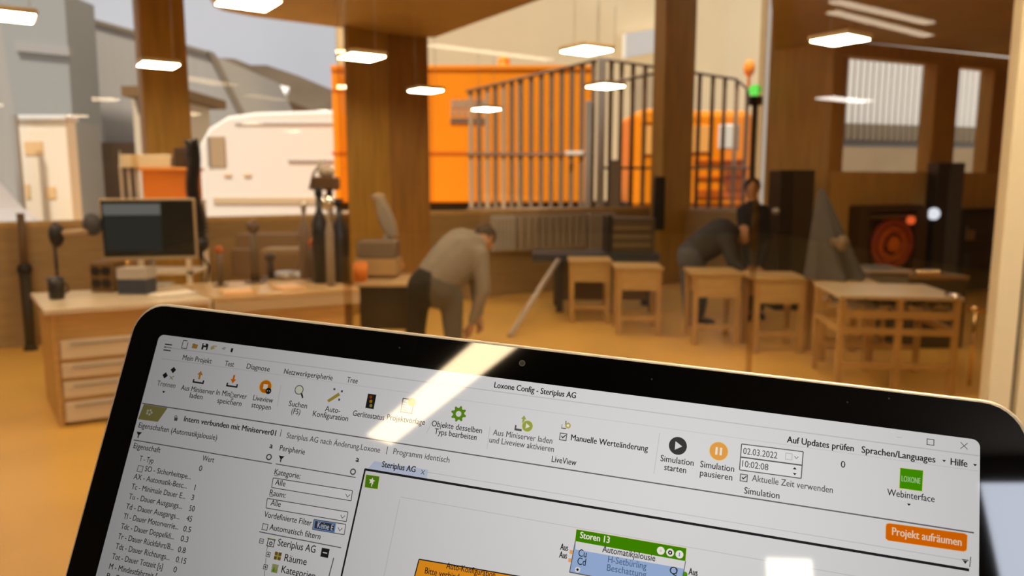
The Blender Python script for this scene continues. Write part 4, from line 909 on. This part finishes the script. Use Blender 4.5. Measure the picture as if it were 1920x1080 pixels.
b = MB(); b.prism([(x, y, -.0002) for x, y in rrect(X0, Y0, X1, Y1, .0120)], (0, 0, .0002)); bz = lbuild(b, 'bezel', BEZ)
b = MB(); cx, cy = uv(979, 681); b.use(mat('lens_ring', (.05, .045, .05), .3)).cone((cx, -cy, 0), (cx, -cy, .00006), .0011, n=20); b.use(BLACK).cone((cx, -cy, .00006), (cx, -cy, .00009), .0007, n=16); lbuild(b, 'webcam', None, bz)
for px, py in ((749, 652), (1222, 711), (1589, 754), (1667, 747)):
    cx, cy = uv(px, py); b = MB(); b.cone((cx, -cy, 0), (cx, -cy, .00005), .0003, n=8); lbuild(b, 'sensor_dot', mat('sensor', (.06, .05, .04), .4), bz)
Zd = .00004
SW = scr('white', (.83, .812, .805)); SG = scr('panel', (.86, .84, .835))
b = MB(); b.prism([(x, -DH - y if False else y, Zd) for x, y in rrect(0, -DH, DW, 0, .0022, 5)], (0, 0, .00002)); disp = lbuild(b, 'display', SG)
# --- drawing on the display
ZL = Zd + .00002
INK = scr('ink', (.02, .02, .022), .9); INK2 = scr('ink_grey', (.12, .115, .115)); LINE = scr('line', (.16, .15, .155)); LINEF = scr('line_faint', (.66, .645, .64))
ORG = scr('orange', (1, .30, .01)); ORD = scr('orange_deep', (.95, .19, .0)); GRN = scr('green', (.085, .34, .006)); OLV = scr('olive', (.34, .30, .09)); YEL = scr('straw', (.62, .50, .16))
BLU = scr('blue', (.36, .50, .78)); BLP = scr('pale_blue', (.62, .68, .85)); DGR = scr('dark_grey', (.055, .05, .05)); CRM = scr('cream', (1.0, .95, .80)); SBLU = scr('strong_blue', (.18, .34, .70)); HALO = scr('soft_yellow', (.88, .80, .45))
class UI:
    def __init__(s): s.b = MB(); s.lay = 0
    def up(s): s.lay += 1; return s
    def z(s): return ZL + .00001 * (1 + s.lay)
    def poly(s, pts, m):
        s.b.use(m); s.b.poly([(u, -v, s.z()) for u, v in pts]); return s
    def px(s, pts, m): return s.poly([uv(*p) for p in pts], m)
    def line(s, p, q, m=LINE, w=1.6):
        k = w * mpp(*p) / 2; a, c = uv(*p), uv(*q); dx, dy = c[0] - a[0], c[1] - a[1]; L = math.hypot(dx, dy); nx, ny = -dy / L * k, dx / L * k
        return s.poly([(a[0] + nx, a[1] + ny), (c[0] + nx, c[1] + ny), (c[0] - nx, c[1] - ny), (a[0] - nx, a[1] - ny)], m)
    def frame(s, c, m=LINE, w=1.6):
        for i in range(4): s.line(c[i], c[(i + 1) % 4], m, w)
        return s
    def hline(s, p, q, m=LINE, w=1.6):
        """line kept exactly along the display rows"""
        a, c = uv(*p), uv(*q); v = (a[1] + c[1]) / 2; k = w * mpp(*p) / 2
        return s.poly([(a[0], v - k), (c[0], v - k), (c[0], v + k), (a[0], v + k)], m)
    def rel(s, c, pts, m):
        """polygon in pixels around c, squared up with the display"""
        k = mpp(*c); u, v = uv(*c); return s.poly([(u + x * k, v + y * k) for x, y in pts], m)
    def rect(s, c, w, h, m): return s.rel(c, [(-w / 2, -h / 2), (w / 2, -h / 2), (w / 2, h / 2), (-w / 2, h / 2)], m)
    def box(s, c, w, h, m=INK, t=1.4):
        k = mpp(*c); u, v = uv(*c); W2, H2, T = w / 2 * k, h / 2 * k, t * k
        for x0, y0, x1, y1 in ((-W2, -H2, W2, -H2 + T), (-W2, H2 - T, W2, H2), (-W2, -H2, -W2 + T, H2), (W2 - T, -H2, W2, H2)):
            s.poly([(u + x0, v + y0), (u + x1, v + y0), (u + x1, v + y1), (u + x0, v + y1)], m)
        return s
    def disc(s, c, r, m, n=24): return s.rel(c, [(r * math.cos(2 * math.pi * i / n), r * math.sin(2 * math.pi * i / n)) for i in range(n)], m)
    def ring(s, c, r0, r1, m, n=24):
        for i in range(n):
            a, e = 2 * math.pi * i / n, 2 * math.pi * (i + 1) / n
            s.rel(c, [(r0 * math.cos(a), r0 * math.sin(a)), (r1 * math.cos(a), r1 * math.sin(a)), (r1 * math.cos(e), r1 * math.sin(e)), (r0 * math.cos(e), r0 * math.sin(e))], m)
        return s
    def caret(s, c, r=3, m=INK): return s.rel(c, [(-r, -r * .5), (r, -r * .5), (0, r * .7)], m)
    def chev(s, c, r=4, m=INK2):
        s.rel(c, [(-r, -r * .5), (-r + 1.2, -r * .5 - .6), (0, r * .35), (0, r * .7)], m); return s.rel(c, [(r, -r * .5), (r - 1.2, -r * .5 - .6), (0, r * .35), (0, r * .7)], m)
    def funnel(s, c, r=6): return s.rel(c, [(-r, -r), (r, -r), (r * .2, 0), (r * .2, r), (-r * .2, r * .7), (-r * .2, 0)], INK)
    def text(s, st, p, q, m=INK, bold=0.0, em=None):
        """one line of lettering from p to q (baseline ends, photograph pixels)"""
        cu = bpy.data.curves.new('lettering', 'FONT'); cu.body = st; cu.size = 1; cu.resolution_u = 3
        ob = bpy.data.objects.new('lettering', cu); COL.objects.link(ob); bpy.context.view_layer.update()
        dg = bpy.context.evaluated_depsgraph_get(); me = bpy.data.meshes.new_from_object(ob.evaluated_get(dg))
        co = [v.co.copy() for v in me.vertices]; fs = [tuple(f.vertices) for f in me.polygons]
        bpy.data.objects.remove(ob); bpy.data.curves.remove(cu); bpy.data.meshes.remove(me)
        a, c = uv(*p), uv(*q); v = (a[1] + c[1]) / 2; mn, mx = min(k.x for k in co), max(k.x for k in co)
        sx = (c[0] - a[0]) / (mx - mn); sy = em or .00285
        if len(st) == 1: sx = sy
        s.b.use(m); z = s.z(); vs = [s.b.bm.verts.new((a[0] + (k.x - mn) * sx, -v + k.y * sy, z)) for k in co]
        for f in fs:
            try: nf = s.b.bm.faces.new([vs[i] for i in f]); nf.material_index = s.b.mi
            except ValueError: pass
        k2 = (.016 + 2.2 * bold) * sy                      # a second strike gives the strokes their weight
        for dx, dy in ((k2, 0), (k2 * .5, k2 * .35)):
            vs = [s.b.bm.verts.new((a[0] + (k.x - mn) * sx + dx, -v + k.y * sy + dy, z)) for k in co]
            for f in fs:
                try: nf = s.b.bm.faces.new([vs[i] for i in f]); nf.material_index = s.b.mi
                except ValueError: pass
        return s
    def done(s, name): return lbuild(s.b, name, None, disp)

# canvas (white), tabs and rules
u = UI(); u.px([(685, 881), (1817, 1067.5), (1810, 1095), (634, 1095)], SW); u.done('drawing_canvas')
u = UI(); u.up()
u.hline((312, 649), (1836, 858), LINEF, 1.6); u.hline((303, 672), (1834, 884), scr('line_faintest', (.76, .745, .74)), 1.4); u.hline((267, 757), (1826, 998), LINE, 2.0)
u.hline((700, 872), (1822, 1049), LINEF, 1.2)
u.hline((684, 881), (1817, 1067.5), INK, 4.2); u.line((685, 879), (637, 1095), INK, 3.4)
u.hline((251, 825), (510, 869), LINE, 1.8); u.hline((517, 870), (667, 895), LINE, 1.8); u.hline((486, 998), (640, 1026), LINE, 1.8)
u.hline((750, 936), (1815, 1112), LINEF, 1.2); u.line((750, 936), (717, 1095), LINEF, 1.2)
for a, c in (((919, 800), (913, 842)), ((1237, 812), (1226, 888)), ((812, 786), (800, 812)), ((527, 722), (520, 762))): u.line(a, c, LINEF, 1.2)
u.line((626, 1046), (613, 1095), INK2, 2); u.line((1820, 1044), (1818, 1063), INK2, 1.6)
u.done('window_rules')
# title bar
u = UI(); u.up()
for k in range(3): u.rel((315, 651), [(-8, -6 + 5.5 * k), (8, -6 + 5.5 * k), (8, -4 + 5.5 * k), (-8, -4 + 5.5 * k)], INK)
u.done('menu_icon')
u = UI(); u.up(); u.box((347, 646), 12, 16, INK, 1.3); u.up(); u.rel((347, 646), [(2, -9), (7, -9), (7, -3)], SG); u.done('new_file_icon')
u = UI(); u.up(); u.rel((366, 648.5), [(-6, -4), (-1, -4), (0, -3), (6, -3), (5, 5), (-6, 5)], scr('folder', (.55, .28, .05))); u.done('folder_icon')
u = UI(); u.up(); u.rel((384, 650), [(-6, -6), (5, -6), (7, -4), (7, 6), (-6, 6)], INK); u.up(); u.rect((384, 653.5), 6, 5, SG); u.rect((384, 646), 5, 3.5, SG); u.done('save_icon')
u = UI(); u.up(); u.rel((401, 652), [(-7, 0), (-2, -4), (6, -4), (6, -2), (-1, -2), (3, 1), (-5, 5)], YEL); u.done('undo_icon')
u = UI(); u.up(); u.rel((420, 653.5), [(-5, 1), (0, -3), (5, -2), (1, 1), (3, 3)], scr('faded', (.55, .45, .35))); u.done('redo_icon')
u = UI(); u.up(); u.rel((435, 657), [(-2.5, -4), (2.5, -4), (1.5, 4), (-2.5, 3)], INK); u.done('customise_icon')
u = UI(); u.up(); T = u.text
T('Loxone Config - Steriplus AG', (926, 727.5), (1079, 746), INK, .012)
u.done('title_text'); u = UI(); u.up(); T = u.text
T('Mein Projekt', (342, 674.5), (396, 682)); T('Test', (421, 686), (438, 688)); T('Diagnose', (462, 691), (505, 697)); T('Netzwerkperipherie', (532, 701), (623, 713)); T('Tree', (650, 716.5), (670, 719.5))
u.done('menu_text'); u = UI(); u.up(); T = u.text
T('Auf Updates prüfen', (1475, 830), (1600, 846), INK, .012); T('Sprachen/Languages', (1615, 849), (1753, 867), INK, .012); T('Hilfe', (1782, 871.5), (1813, 875.5), INK, .012)
u.done('help_text')
for c in ((1770, 864), (1828, 872), (307, 735), (1704, 946)): u = UI(); u.up(); u.caret(c, 3.4); u.done('menu_arrow')
u = UI(); u.up(); u.rect((1686, 820), 9, 1.2, LINEF); u.box((1744.5, 829), 13, 12, INK2, 1.5)
c = (1807.5, 836)
for sg_ in (-1, 1): u.rel(c, [(-6, -6 * sg_ - .9), (-6, -6 * sg_ + .9), (6, 6 * sg_ + .9), (6, 6 * sg_ - .9)], INK2)
u.done('window_buttons')
# ribbon lettering
u = UI(); u.up(); T = u.text
T('Trennen', (294, 722.5), (328, 728), INK2)
T('Aus Miniserver', (339, 731), (401, 740)); T('laden', (355, 745.5), (379, 749)); T('In Miniserver', (405, 740), (462, 748.5)); T('speichern', (407, 755), (452, 762))
T('Liveview', (474, 750), (511, 756)); T('stoppen', (471, 763.5), (507, 769)); T('Suchen', (541, 761), (575, 766)); T('(F5)', (546, 775), (562, 778))
T('Auto-', (609, 771), (637, 775)); T('Konfiguration', (586, 780.5), (652, 789.5)); T('Gerätestatus', (661, 780), (720, 787.5)); T('Projektvorlage', (725, 787), (796, 797))
T('Objekte desselben', (809, 799), (903, 812.5)); T('Typs bearbeiten', (814, 814), (893, 825))
T('Aus Miniserver laden', (924, 815.5), (1035, 832), INK2); T('und Liveview aktivieren', (917, 830), (1038, 847), INK2); T('LiveView', (1034, 866), (1080, 873))
T('Manuelle Werteänderung', (1070, 825), (1214, 847), INK, .006)
T('Simulation', (1238, 864.5), (1300, 873.5)); T('starten', (1245, 881.5), (1286, 887)); T('Simulation', (1312.5, 875.5), (1376, 885)); T('pausieren', (1312, 892.5), (1372.5, 900.5))
T('Aktuelle Zeit verwenden', (1409.5, 902), (1561, 924.5), INK2); T('Simulation', (1395, 925), (1461, 935.5))
T('02.03.2022', (1393, 851), (1457, 860), INK2); T('10:02:08', (1391, 875), (1440, 882), INK2); T('0', (1576, 876), (1585, 877.5)); T('Webinterface', (1663, 929), (1752, 941.5))
u.done('toolbar_text')
# ribbon pictures
u = UI(); u.up(); u.rel((325, 694), [(-6, 0), (0, -6), (6, -1), (1, 6)], INK); u.rel((311, 703), [(-7, 1), (-1, -5), (5, 1), (-1, 7)], INK); u.rel((322, 708), [(-4, -3), (4, 3), (3, 4), (-4, -1)], OLV); u.rel((322, 708), [(4, -4), (5, -3), (-4, 4), (-4, 3)], OLV); u.done('disconnect_icon')
def tray(c, name, down):
    u = UI(); u.up(); u.rel(c, [(-12, 4), (-9, 4), (-9, 8), (9, 8), (9, 4), (12, 4), (12, 11), (-12, 11)], INK)
    if down: u.rel(c, [(-2, -12), (2, -12), (2, -4), (6, -4), (0, 4), (-6, -4), (-2, -4)], ORD)
    else: u.rel(c, [(-2, 3), (2, 3), (2, -5), (6, -5), (0, -13), (-6, -5), (-2, -5)], scr('orange_dull', (.75, .28, .03)))
    u.done(name)
tray((374, 708), 'load_icon', 0); tray((437, 715), 'store_icon', 1)
u = UI(); u.up(); u.disc((498, 725), 14, HALO); u.up(); u.disc((498, 725), 12, scr('burnt', (.80, .20, .0))); u.up(); u.rect((498, 725), 9, 9, CRM); u.up(); u.disc((503.5, 733), 6, INK); u.up(); u.disc((501.5, 733), 1, CRM, 8); u.disc((505.5, 733), 1, CRM, 8); u.done('stop_icon')
u = UI(); u.up(); u.disc((561, 731), 9, YEL); u.up(); u.disc((561, 731), 7.4, scr('lens', (.86, .84, .66))); u.ring((561, 731), 7.4, 9, INK2); u.rel((561, 731), [(5, 7), (8, 5), (12, 13), (10, 15)], INK); u.done('magnifier_icon')
u = UI(); u.up(); u.rel((627, 744), [(-13, 8), (7, -9), (11, -4), (-9, 12)], scr('wand', (.45, .34, .05)));
for dx, dy in ((-3, -14), (13, -12), (11, 4)): u.rel((627, 744), [(dx - 2, dy - 2), (dx + 2, dy - 2), (dx + 2, dy + 2), (dx - 2, dy + 2)], INK2)
u.done('wand_icon')
u = UI(); u.up(); u.rect((695.5, 752.5), 17, 27, INK); u.up()
for k, m_ in ((-8, 'r'), (0, 'y'), (8, 'g')): u.disc((695.5, 752.5 + k), 3, scr('lamp_' + m_, {'r': (.35, .05, .0), 'y': (.45, .22, .0), 'g': (.30, .26, .05)}[m_], 1))
u.done('traffic_light_icon')
u = UI(); u.up(); u.box((764, 761), 24, 27, INK, 1.8)
for k in range(4): u.rect((759, 754 + 5 * k), 8, 1.2, INK2)
u.up(); u.disc((772, 754), 8, scr('ball', (.85, .38, .08))); u.done('template_icon')
u = UI(); u.up(); g = []
for i in range(32):
    r = 15 if (i // 2) % 2 == 0 else 11; a = 2 * math.pi * (i + .5) / 32; g.append((r * math.cos(a), r * math.sin(a)))
u.rel((860, 776), g, scr('gear', (.13, .30, .012))); u.up(); u.disc((860, 776), 5.4, SG); u.done('gear_icon')
u = UI(); u.up(); u.rel((973, 802), [(-8, -4), (-5, -4), (-5, 2), (6, 2), (6, 6), (-8, 6)], INK2); u.rel((982, 786), [(-5, 0), (0, -7), (5, 0), (2, 0), (2, 8), (-2, 8), (-2, 0)], scr('leaf', (.40, .46, .08))); u.up(); u.disc((989, 799), 11, HALO); u.up(); u.disc((989, 799), 10, scr('leaf', (.40, .46, .08))); u.up(); u.rel((989, 799), [(-3, -5), (5, 0), (-3, 5)], CRM); u.done('live_icon')
u = UI(); u.up(); u.rel((1057, 799), [(-4, -3), (-3, -3), (-3, 3), (5, 3), (5, 5), (-4, 5)], INK2); u.rel((1061, 793), [(-.8, -4), (.8, -4), (.8, 4), (-.8, 4)], INK2); u.disc((1065, 798), 5.5, YEL); u.up(); u.disc((1065, 798), 2.4, CRM); u.done('small_live_icon')
def check(c, name, s_=14, tick=True, lw=1.6):
    u = UI(); u.rect(c, s_, s_, SW); u.up(); u.box(c, s_, s_, INK2, lw)
    if tick: u.up(); u.rel(c, [(-4, -.5), (-2.8, -1.8), (-1, .6), (4, -4.4), (5.2, -3.2), (-1, 3.4)], INK)
    u.done(name)
check((1056, 819), 'check_box'); check((1394.5, 896), 'check_box'); check((263, 879), 'check_box', 12, False, 1.2); check((497, 988), 'check_box', 12, False, 1.4)
u = UI(); u.up(); u.disc((1271, 836), 16.5, DGR, 30); u.up(); u.rel((1271, 836), [(-5, -8), (8, 0), (-5, 8)], SW); u.done('play_icon')
u = UI(); u.up(); u.disc((1347.5, 846), 18, HALO, 30); u.up(); u.disc((1347.5, 846), 16.5, scr('pause', (.95, .42, .08)), 30); u.up(); u.rel((1347.5, 846), [(-6, -7), (-2, -7), (-2, 7), (-6, 7)], CRM); u.rel((1347.5, 846), [(2, -7), (6, -7), (6, 7), (2, 7)], CRM); u.done('pause_icon')
u = UI(); q4 = [(1390.5, 832.5), (1506, 847), (1502, 897), (1386.5, 881)]; u.px(q4, scr('field', (.93, .91, .905))); u.up(); u.frame(q4, INK2, 1.8); u.line((1389, 857), (1504.5, 872.5), INK2, 2.4); u.box((1479, 856), 13, 13, LINEF, 1.6); u.chev((1493, 858), 4, LINE)
u.rel((1490, 879), [(-3.5, 1), (0, -3), (3.5, 1)], INK); u.rel((1490, 888), [(-3.5, -1), (0, 3), (3.5, -1)], INK); u.done('date_field')
u = UI(); u.up(); u.px([(1686.5, 876), (1732, 881.5), (1730, 922.5), (1684.5, 916.5)], HALO); u.up(); u.px([(1688, 877.5), (1730.5, 882.5), (1728.5, 921), (1686.5, 915)], scr('tile', (.07, .36, .0))); u.up(); u.text('LOXONE', (1690, 902.5), (1725, 907), scr('mint', (.45, .70, .32)), .01, .0024); u.done('web_tile')
# status row and tabs
u = UI(); u.up(); u.px([(270, 758), (314.5, 765), (296, 791), (259, 786)], OLV); u.up(); c = (280, 774)
for k in range(5): a = 2 * math.pi * k / 5; u.rel(c, [(5 * math.cos(a) + 2.4 * math.cos(i * 1.05), 4 * math.sin(a) - 1 + 2.4 * math.sin(i * 1.05)) for i in range(6)], scr('petal', (.72, .70, .50)))
u.done('flower_tab')
u = UI(); u.up(); u.rect((330, 786), 7, 6, INK2); u.ring((330, 782), 2, 3.2, INK2, 12); u.done('lock_icon')
u = UI(); u.up(); T = u.text
T('Intern verbunden mit Miniserver01', (344.5, 789), (516, 818), INK, .016); T('|', (525.5, 815), (526.9, 815.3), INK2); T('Steriplus AG nach Änderung.Loxone', (537, 821), (712, 849), INK2); T('|', (724.5, 848), (725.9, 848.3), INK2); T('Programm identisch', (737, 851), (842, 868), INK2)
u.done('status_text')
u = UI(); u.px([(690, 878.5), (702.5, 864.5), (803, 881), (800.5, 896.5)], BLP); u.up(); u.text('Steriplus AG', (715.5, 875.5), (778, 885.5), INK, .014)
for sg_ in (-1, 1): u.rel((793, 885.5), [(-4, -4 * sg_), (-2.6, -4 * sg_), (4, 4 * sg_), (2.6, 4 * sg_)], INK)
u.done('document_tab')
u = UI(); u.up(); u.px([(685, 889), (713, 892.5), (709, 918), (682.5, 914.5)], HALO); u.up(); u.px([(686.5, 890), (711.5, 893.5), (708, 917), (684, 913.5)], scr('pin_green', (.10, .27, .006))); u.up()
g = [(6.5 * math.cos(2 * math.pi * i / 10 - 1.5) * (1 if i % 2 == 0 else .5), 6.5 * math.sin(2 * math.pi * i / 10 - 1.5) * (1 if i % 2 == 0 else .5)) for i in range(10)]
u.rel((697.5, 902), g, CRM); u.rel((697.5, 908), [(-1, -2), (1, -2), (1, 4), (-1, 4)], CRM); u.done('pin_tile')
# property list
u = UI(); u.up(); T = u.text
T('Eigenschaften (Automatikjalousie)', (259.5, 801), (406, 826)); T('Eigenschaft', (250, 840), (300, 849)); T('Wert', (379, 863.5), (400.5, 867.5)); T('T - Typ', (261, 864), (287, 869))
rows = [('SO - Sicherheitspe...', (271, 884), (357.5, 898), '0', (372.5, 882.5), (377, 883.5)), ('AX - Automatik-Besc...', (250, 898.5), (350, 915.5), '1', (364, 919), (367, 919.6)), ('Tc - Minimale Dauer E...', (246, 916.5), (347, 935.5), '3', (358, 937.5), (362.5, 938.4)),
        ('Tu - Dauer Ausgangs...', (241, 935), (341, 954.5), '50', (354, 957.5), (364, 959.5)), ('Td - Dauer Ausgangs...', (235.5, 954), (336, 973.5), '45', (349, 976.5), (359, 978.5)), ('Tl - Dauer Motorverrie...', (231, 972.5), (334, 993), '0.5', (343, 996), (357, 998.5)),
        ('Tdc - Dauer Doppelkli...', (226, 991), (326, 1011.5), '0.3', (338, 1014.5), (352, 1017)), ('Tr - Dauer Rückfahrt/B...', (220.5, 1010), (325, 1031.5), '0.8', (333, 1035), (347, 1037.5)), ('Tdt - Dauer Richtungs...', (216, 1029), (317.5, 1050), '0.15', (329, 1054), (348, 1057.5)),
        ('Tot - Dauer Totzeit [s]', (209.5, 1047.5), (304, 1068), '0', (324.5, 1072.5), (330, 1073.5)), ('M - Mindestfahrzeit [...', (204, 1066.5), (300, 1087.5), '0', (318, 1091), (323, 1092)), ('P - Dauer Pause', (199, 1085), (280, 1102), '1', (312, 1110), (315, 1111))]
for a, p, q, vv, r_, s_ in rows: T(a, p, q); T(vv, r_, s_)
T('a', (505, 840), (511, 841), INK, .02)
u.done('property_text')
for c in ((260, 816), (527, 861)): u = UI(); u.up(); u.funnel(c); u.done('filter_icon')
for c in ((504.5, 857), (662, 884.5)): u = UI(); u.up(); u.ring(c, 3.5, 6, INK2); u.done('settings_icon')
# periphery panel
u = UI(); u.up(); T = u.text
T('Peripherie', (524, 844.5), (571, 852.5)); T('a', (666.5, 865.5), (672.5, 866.5), INK, .02); pass
T('Kategorie:', (514, 889.5), (562.5, 897.5)); T('Alle', (515.5, 909), (534.5, 912)); T('Raum:', (505, 928.5), (535, 933.5)); T('Alle', (507, 947.5), (525.5, 950.5))
u.hline((514, 891), (522, 892.3), INK, 1); u.hline((505, 930), (512, 931.2), INK, 1)
T('Vordefinierte Filter', (494.5, 969.5), (584, 985.5)); T('Automatisch filtern', (505, 993), (600, 1011.5))
T('Steriplus AG', (520, 1023), (590.5, 1036.5), INK, 0, .0034); T('Räume', (532.5, 1052), (574, 1059.5), INK, 0, .0034); T('Kategorien', (527, 1074), (590, 1086), INK, 0, .0034)
u.done('periphery_text')
def combo(c, ch, name):
    u = UI(); u.px(c, scr('combo', (.90, .885, .88))); u.up(); u.frame(c, INK2, 1.5); u.chev(ch, 5); u.done(name)
combo([(512.5, 896), (661, 920), (658.5, 939), (509.5, 914)], (652, 929.5), 'combo_box'); combo([(501.5, 934.5), (652.5, 960), (649.5, 978), (499, 952.5)], (642.5, 969), 'combo_box'); combo([(589, 974), (648.5, 983), (645.5, 1002.5), (586, 992.5)], (637.5, 992.5), 'combo_box')
u = UI(); u.up(); u.up(); u.px([(589.5, 974.8), (630.5, 981.2), (627.5, 999), (587, 992)], SBLU); u.up(); u.px([(591.5, 977), (628, 982.6), (625.5, 996.6), (589.5, 990.4)], DGR); u.up(); u.text('Keine E', (594.5, 989.5), (624, 994.5), scr('ice', (.62, .74, 1))); u.done('selected_filter')
u = UI(); u.up(); u.box((490.5, 1014.5), 9, 9, INK2, 1.3); u.rect((490.5, 1014.5), 5, 1.4, INK); u.box((503, 1039.5), 9, 9, INK2, 1.3); u.rect((503, 1039.5), 5, 1.4, INK); u.rect((503, 1039.5), 1.4, 5, INK); u.box((498, 1063), 9, 9, INK2, 1.3); u.rect((498, 1063), 5, 1.4, INK); u.rect((498, 1063), 1.4, 5, INK)
u.line((502, 1025), (500, 1033), LINE, 1); u.line((499, 1045), (498, 1057), LINE, 1); u.line((497, 1069), (495, 1085), LINE, 1); u.done('tree_boxes')
u = UI(); u.up(); u.box((508, 1018), 15, 14, INK, 1.5); u.rel((508, 1018), [(-9, -6), (-9, -8), (9, -8), (9, -6)], OLV); u.ring((508, 1019), 1.8, 3.6, INK, 12); u.done('project_icon')
u = UI(); u.up()
for dx, dy, m_ in ((-4, -4, scr('brick', (.22, .10, .02))), (4, -4, scr('brick', (.22, .10, .02))), (-4, 4, scr('brick', (.22, .10, .02))), (4, 4, scr('brick', (.22, .10, .02)))): u.rel((521, 1042.5), [(dx - 3, dy - 3), (dx + 3, dy - 3), (dx + 3, dy + 3), (dx - 3, dy + 3)], m_)
u.rect((521, 1042.5), 3, 13, scr('leaf', (.40, .46, .08))); u.rect((521, 1042.5), 13, 3, scr('leaf', (.40, .46, .08))); u.done('rooms_icon')
u = UI(); u.up(); u.rect((515.5, 1066), 13, 15, scr('leaf_pale', (.42, .42, .16))); u.up(); u.rel((515.5, 1067), [(-5, 5), (-2, -5), (1, 5)], GRN); u.rel((515.5, 1067), [(0, 5), (3, -3), (5, 5)], OLV); u.done('categories_icon')
u = UI(); u.up(); u.rect((609.5, 1036.5), 16, 16, INK); u.up(); u.rect((609.5, 1036.5), 9, 2, SW); u.done('collapse_icon')
# clean-up button
u = UI(); u.up(); a = [(1660, 986), (1661, 981.5), (1666, 980), (1809, 1000), (1814.5, 1003.5), (1813.5, 1029), (1812, 1033.5), (1807, 1035), (1664, 1013.5), (1659.5, 1009.5)]
u.px(a, scr('button_glow', (1, .62, .30))); u.up(); cx_ = sum(p[0] for p in a) / 10; cy_ = sum(p[1] for p in a) / 10
u.px([(cx_ + (x - cx_) * .984, cy_ + (y - cy_) * .95) for x, y in a], scr('button', (.88, .17, .0))); u.up(); u.text('Projekt aufräumen', (1672, 1003), (1802, 1023.5), scr('button_text', (1, .72, .50)), .014, .0032); u.done('clean_up_button')
u = UI(); u.up(); u.rel((1809.5, 1053), [(-6, -4), (6, -4), (0, 4)], INK); u.done('scroll_arrow')
# blocks on the canvas
u = UI(); u.up(); c4 = [(786, 1048.5), (1010, 1087), (1002, 1122), (777, 1082)]; u.px(c4, scr('note', (1, .36, .015))); u.up(); u.frame(c4, INK, 2.2); u.text('Auto-Konfiguration', (836, 1067), (928, 1082), INK); u.text('Bitte verbinden', (796, 1076), (872, 1089)); u.done('note_block')
u = UI(); u.up(); u.px([(1079.5, 1015), (1285, 1052), (1277, 1108), (1068, 1072)], BLU); u.up(); u.px([(1079.5, 1014), (1285.5, 1051), (1283.5, 1066.5), (1079, 1030)], SW)
u.px([(1079.5, 991), (1288.5, 1027), (1286, 1053.5), (1077, 1016)], HALO); u.up(); u.px([(1081, 992.5), (1287, 1028), (1285, 1052), (1078.5, 1014.5)], scr('block_green', (.06, .27, .0))); u.up()
for k, px in enumerate(((1239, 1032.5), (1256.5, 1036), (1274, 1039.5))): u.disc(px, 7.2, CRM); u.up(); (u.rect(px, 5, 1.4, LINEF).rect(px, 1.4, 5, LINEF) if k == 0 else u.ring(px, 1.6, 4, INK) if k == 1 else u.rect(px, 2, 7, SBLU)); u.lay -= 1
u.text('Storen 13', (1087, 1008.5), (1142, 1018.5), CRM, .012)
u.text('Automatikjalousie', (1129, 1034.5), (1228, 1053), INK); u.text('H-Setbürling', (1139.5, 1054), (1211.5, 1067.5), scr('slate', (.10, .16, .30))); u.text('Beschattung', (1137.5, 1070), (1211, 1083), scr('slate', (.10, .16, .30)))
u.text('Cu', (1084, 1042.5), (1099, 1045.5), INK, 0, .0032); u.text('Cd', (1082, 1058), (1097.5, 1061), INK, 0, .0032); u.text('Q', (1255, 1075), (1264, 1077), INK, 0, .0032); u.rect((1269, 1072), 1.2, 10, INK2); u.rel((1269, 1067), [(-2.5, 2), (0, -2), (2.5, 2)], INK2)
u.disc((1083, 1068), 5, SW); u.up(); u.rel((1083, 1068), [(-3, 0), (0, -3), (3, 0), (0, 3)], INK); u.line((1079, 1014), (1068, 1073), INK2, 1.6); u.hline((1068, 1073), (1140, 1086), INK2, 2); u.line((1285.5, 1052), (1277, 1100), INK2, 1.4)
u.done('blind_block')
u = UI(); u.up(); T = u.text; T('Aus', (1050, 1030.5), (1064, 1033), INK, .012); T('Aus', (1048, 1045), (1062, 1048), INK, .012); T('Aus', (1290.5, 1077), (1307, 1080), INK, .012)
u.rect((1071.5, 1035), 7, 7, scr('stub', (.90, .45, .15))); u.rect((1069, 1050.5), 7, 7, scr('stub', (.90, .45, .15))); u.disc((1284, 1077), 5, GRN); u.done('block_ports')
# mouse pointer
u = UI(); u.lay = 3; u.rel((437, 741), [(-5, -7), (6, 2), (1, 2), (3, 8), (0, 9), (-2, 4), (-5, 6)], LINE); u.up(); u.rel((437, 741), [(-4, -5), (4, 1.4), (0, 1.4), (1.6, 7), (0.6, 7.4), (-1.6, 2.6), (-4, 4.4)], SW); u.done('mouse_pointer')
# keyboard half (below the frame)
hy = Y0 - .004; ang = math.radians(112); by, bz_ = math.cos(ang), math.sin(ang)
def KB_(x, d, h): n_ = (bz_, -by); return (x, hy + d * by + h * n_[0], -.004 + d * bz_ + h * n_[1])
b = MB(); o0, ax, dx_, hx = Vector(KB_(X0, .006, -.012)), Vector((X1 - X0, 0, 0)), Vector(KB_(0, .2, 0)) - Vector(KB_(0, 0, 0)), Vector(KB_(0, 0, .012)) - Vector(KB_(0, 0, 0)); b.hexa(o0, ax, dx_, hx, .003); lbuild(b, 'base', ALU)
b = MB()
for r in range(5):
    for k in range(14): b.hexa(Vector(KB_(X0 + .018 + k * .0198, .022 + r * .0195, .0002)), (.0172, 0, 0), (dx_.normalized() * .017), (hx.normalized() * .0012))
lbuild(b, 'keyboard', BLACK)
b = MB(); b.hexa(Vector(KB_(.093, .135, .0002)), (.10, 0, 0), dx_.normalized() * .062, hx.normalized() * .0004); lbuild(b, 'touchpad', mat('touchpad', (.5, .49, .48), .35, metal=.6))
b = MB(); b.cone((X0 + .03, hy + .002, -.004), (X1 - .03, hy + .002, -.004), .0045, n=14); lbuild(b, 'hinge', mat('hinge', (.1, .1, .1), .4))
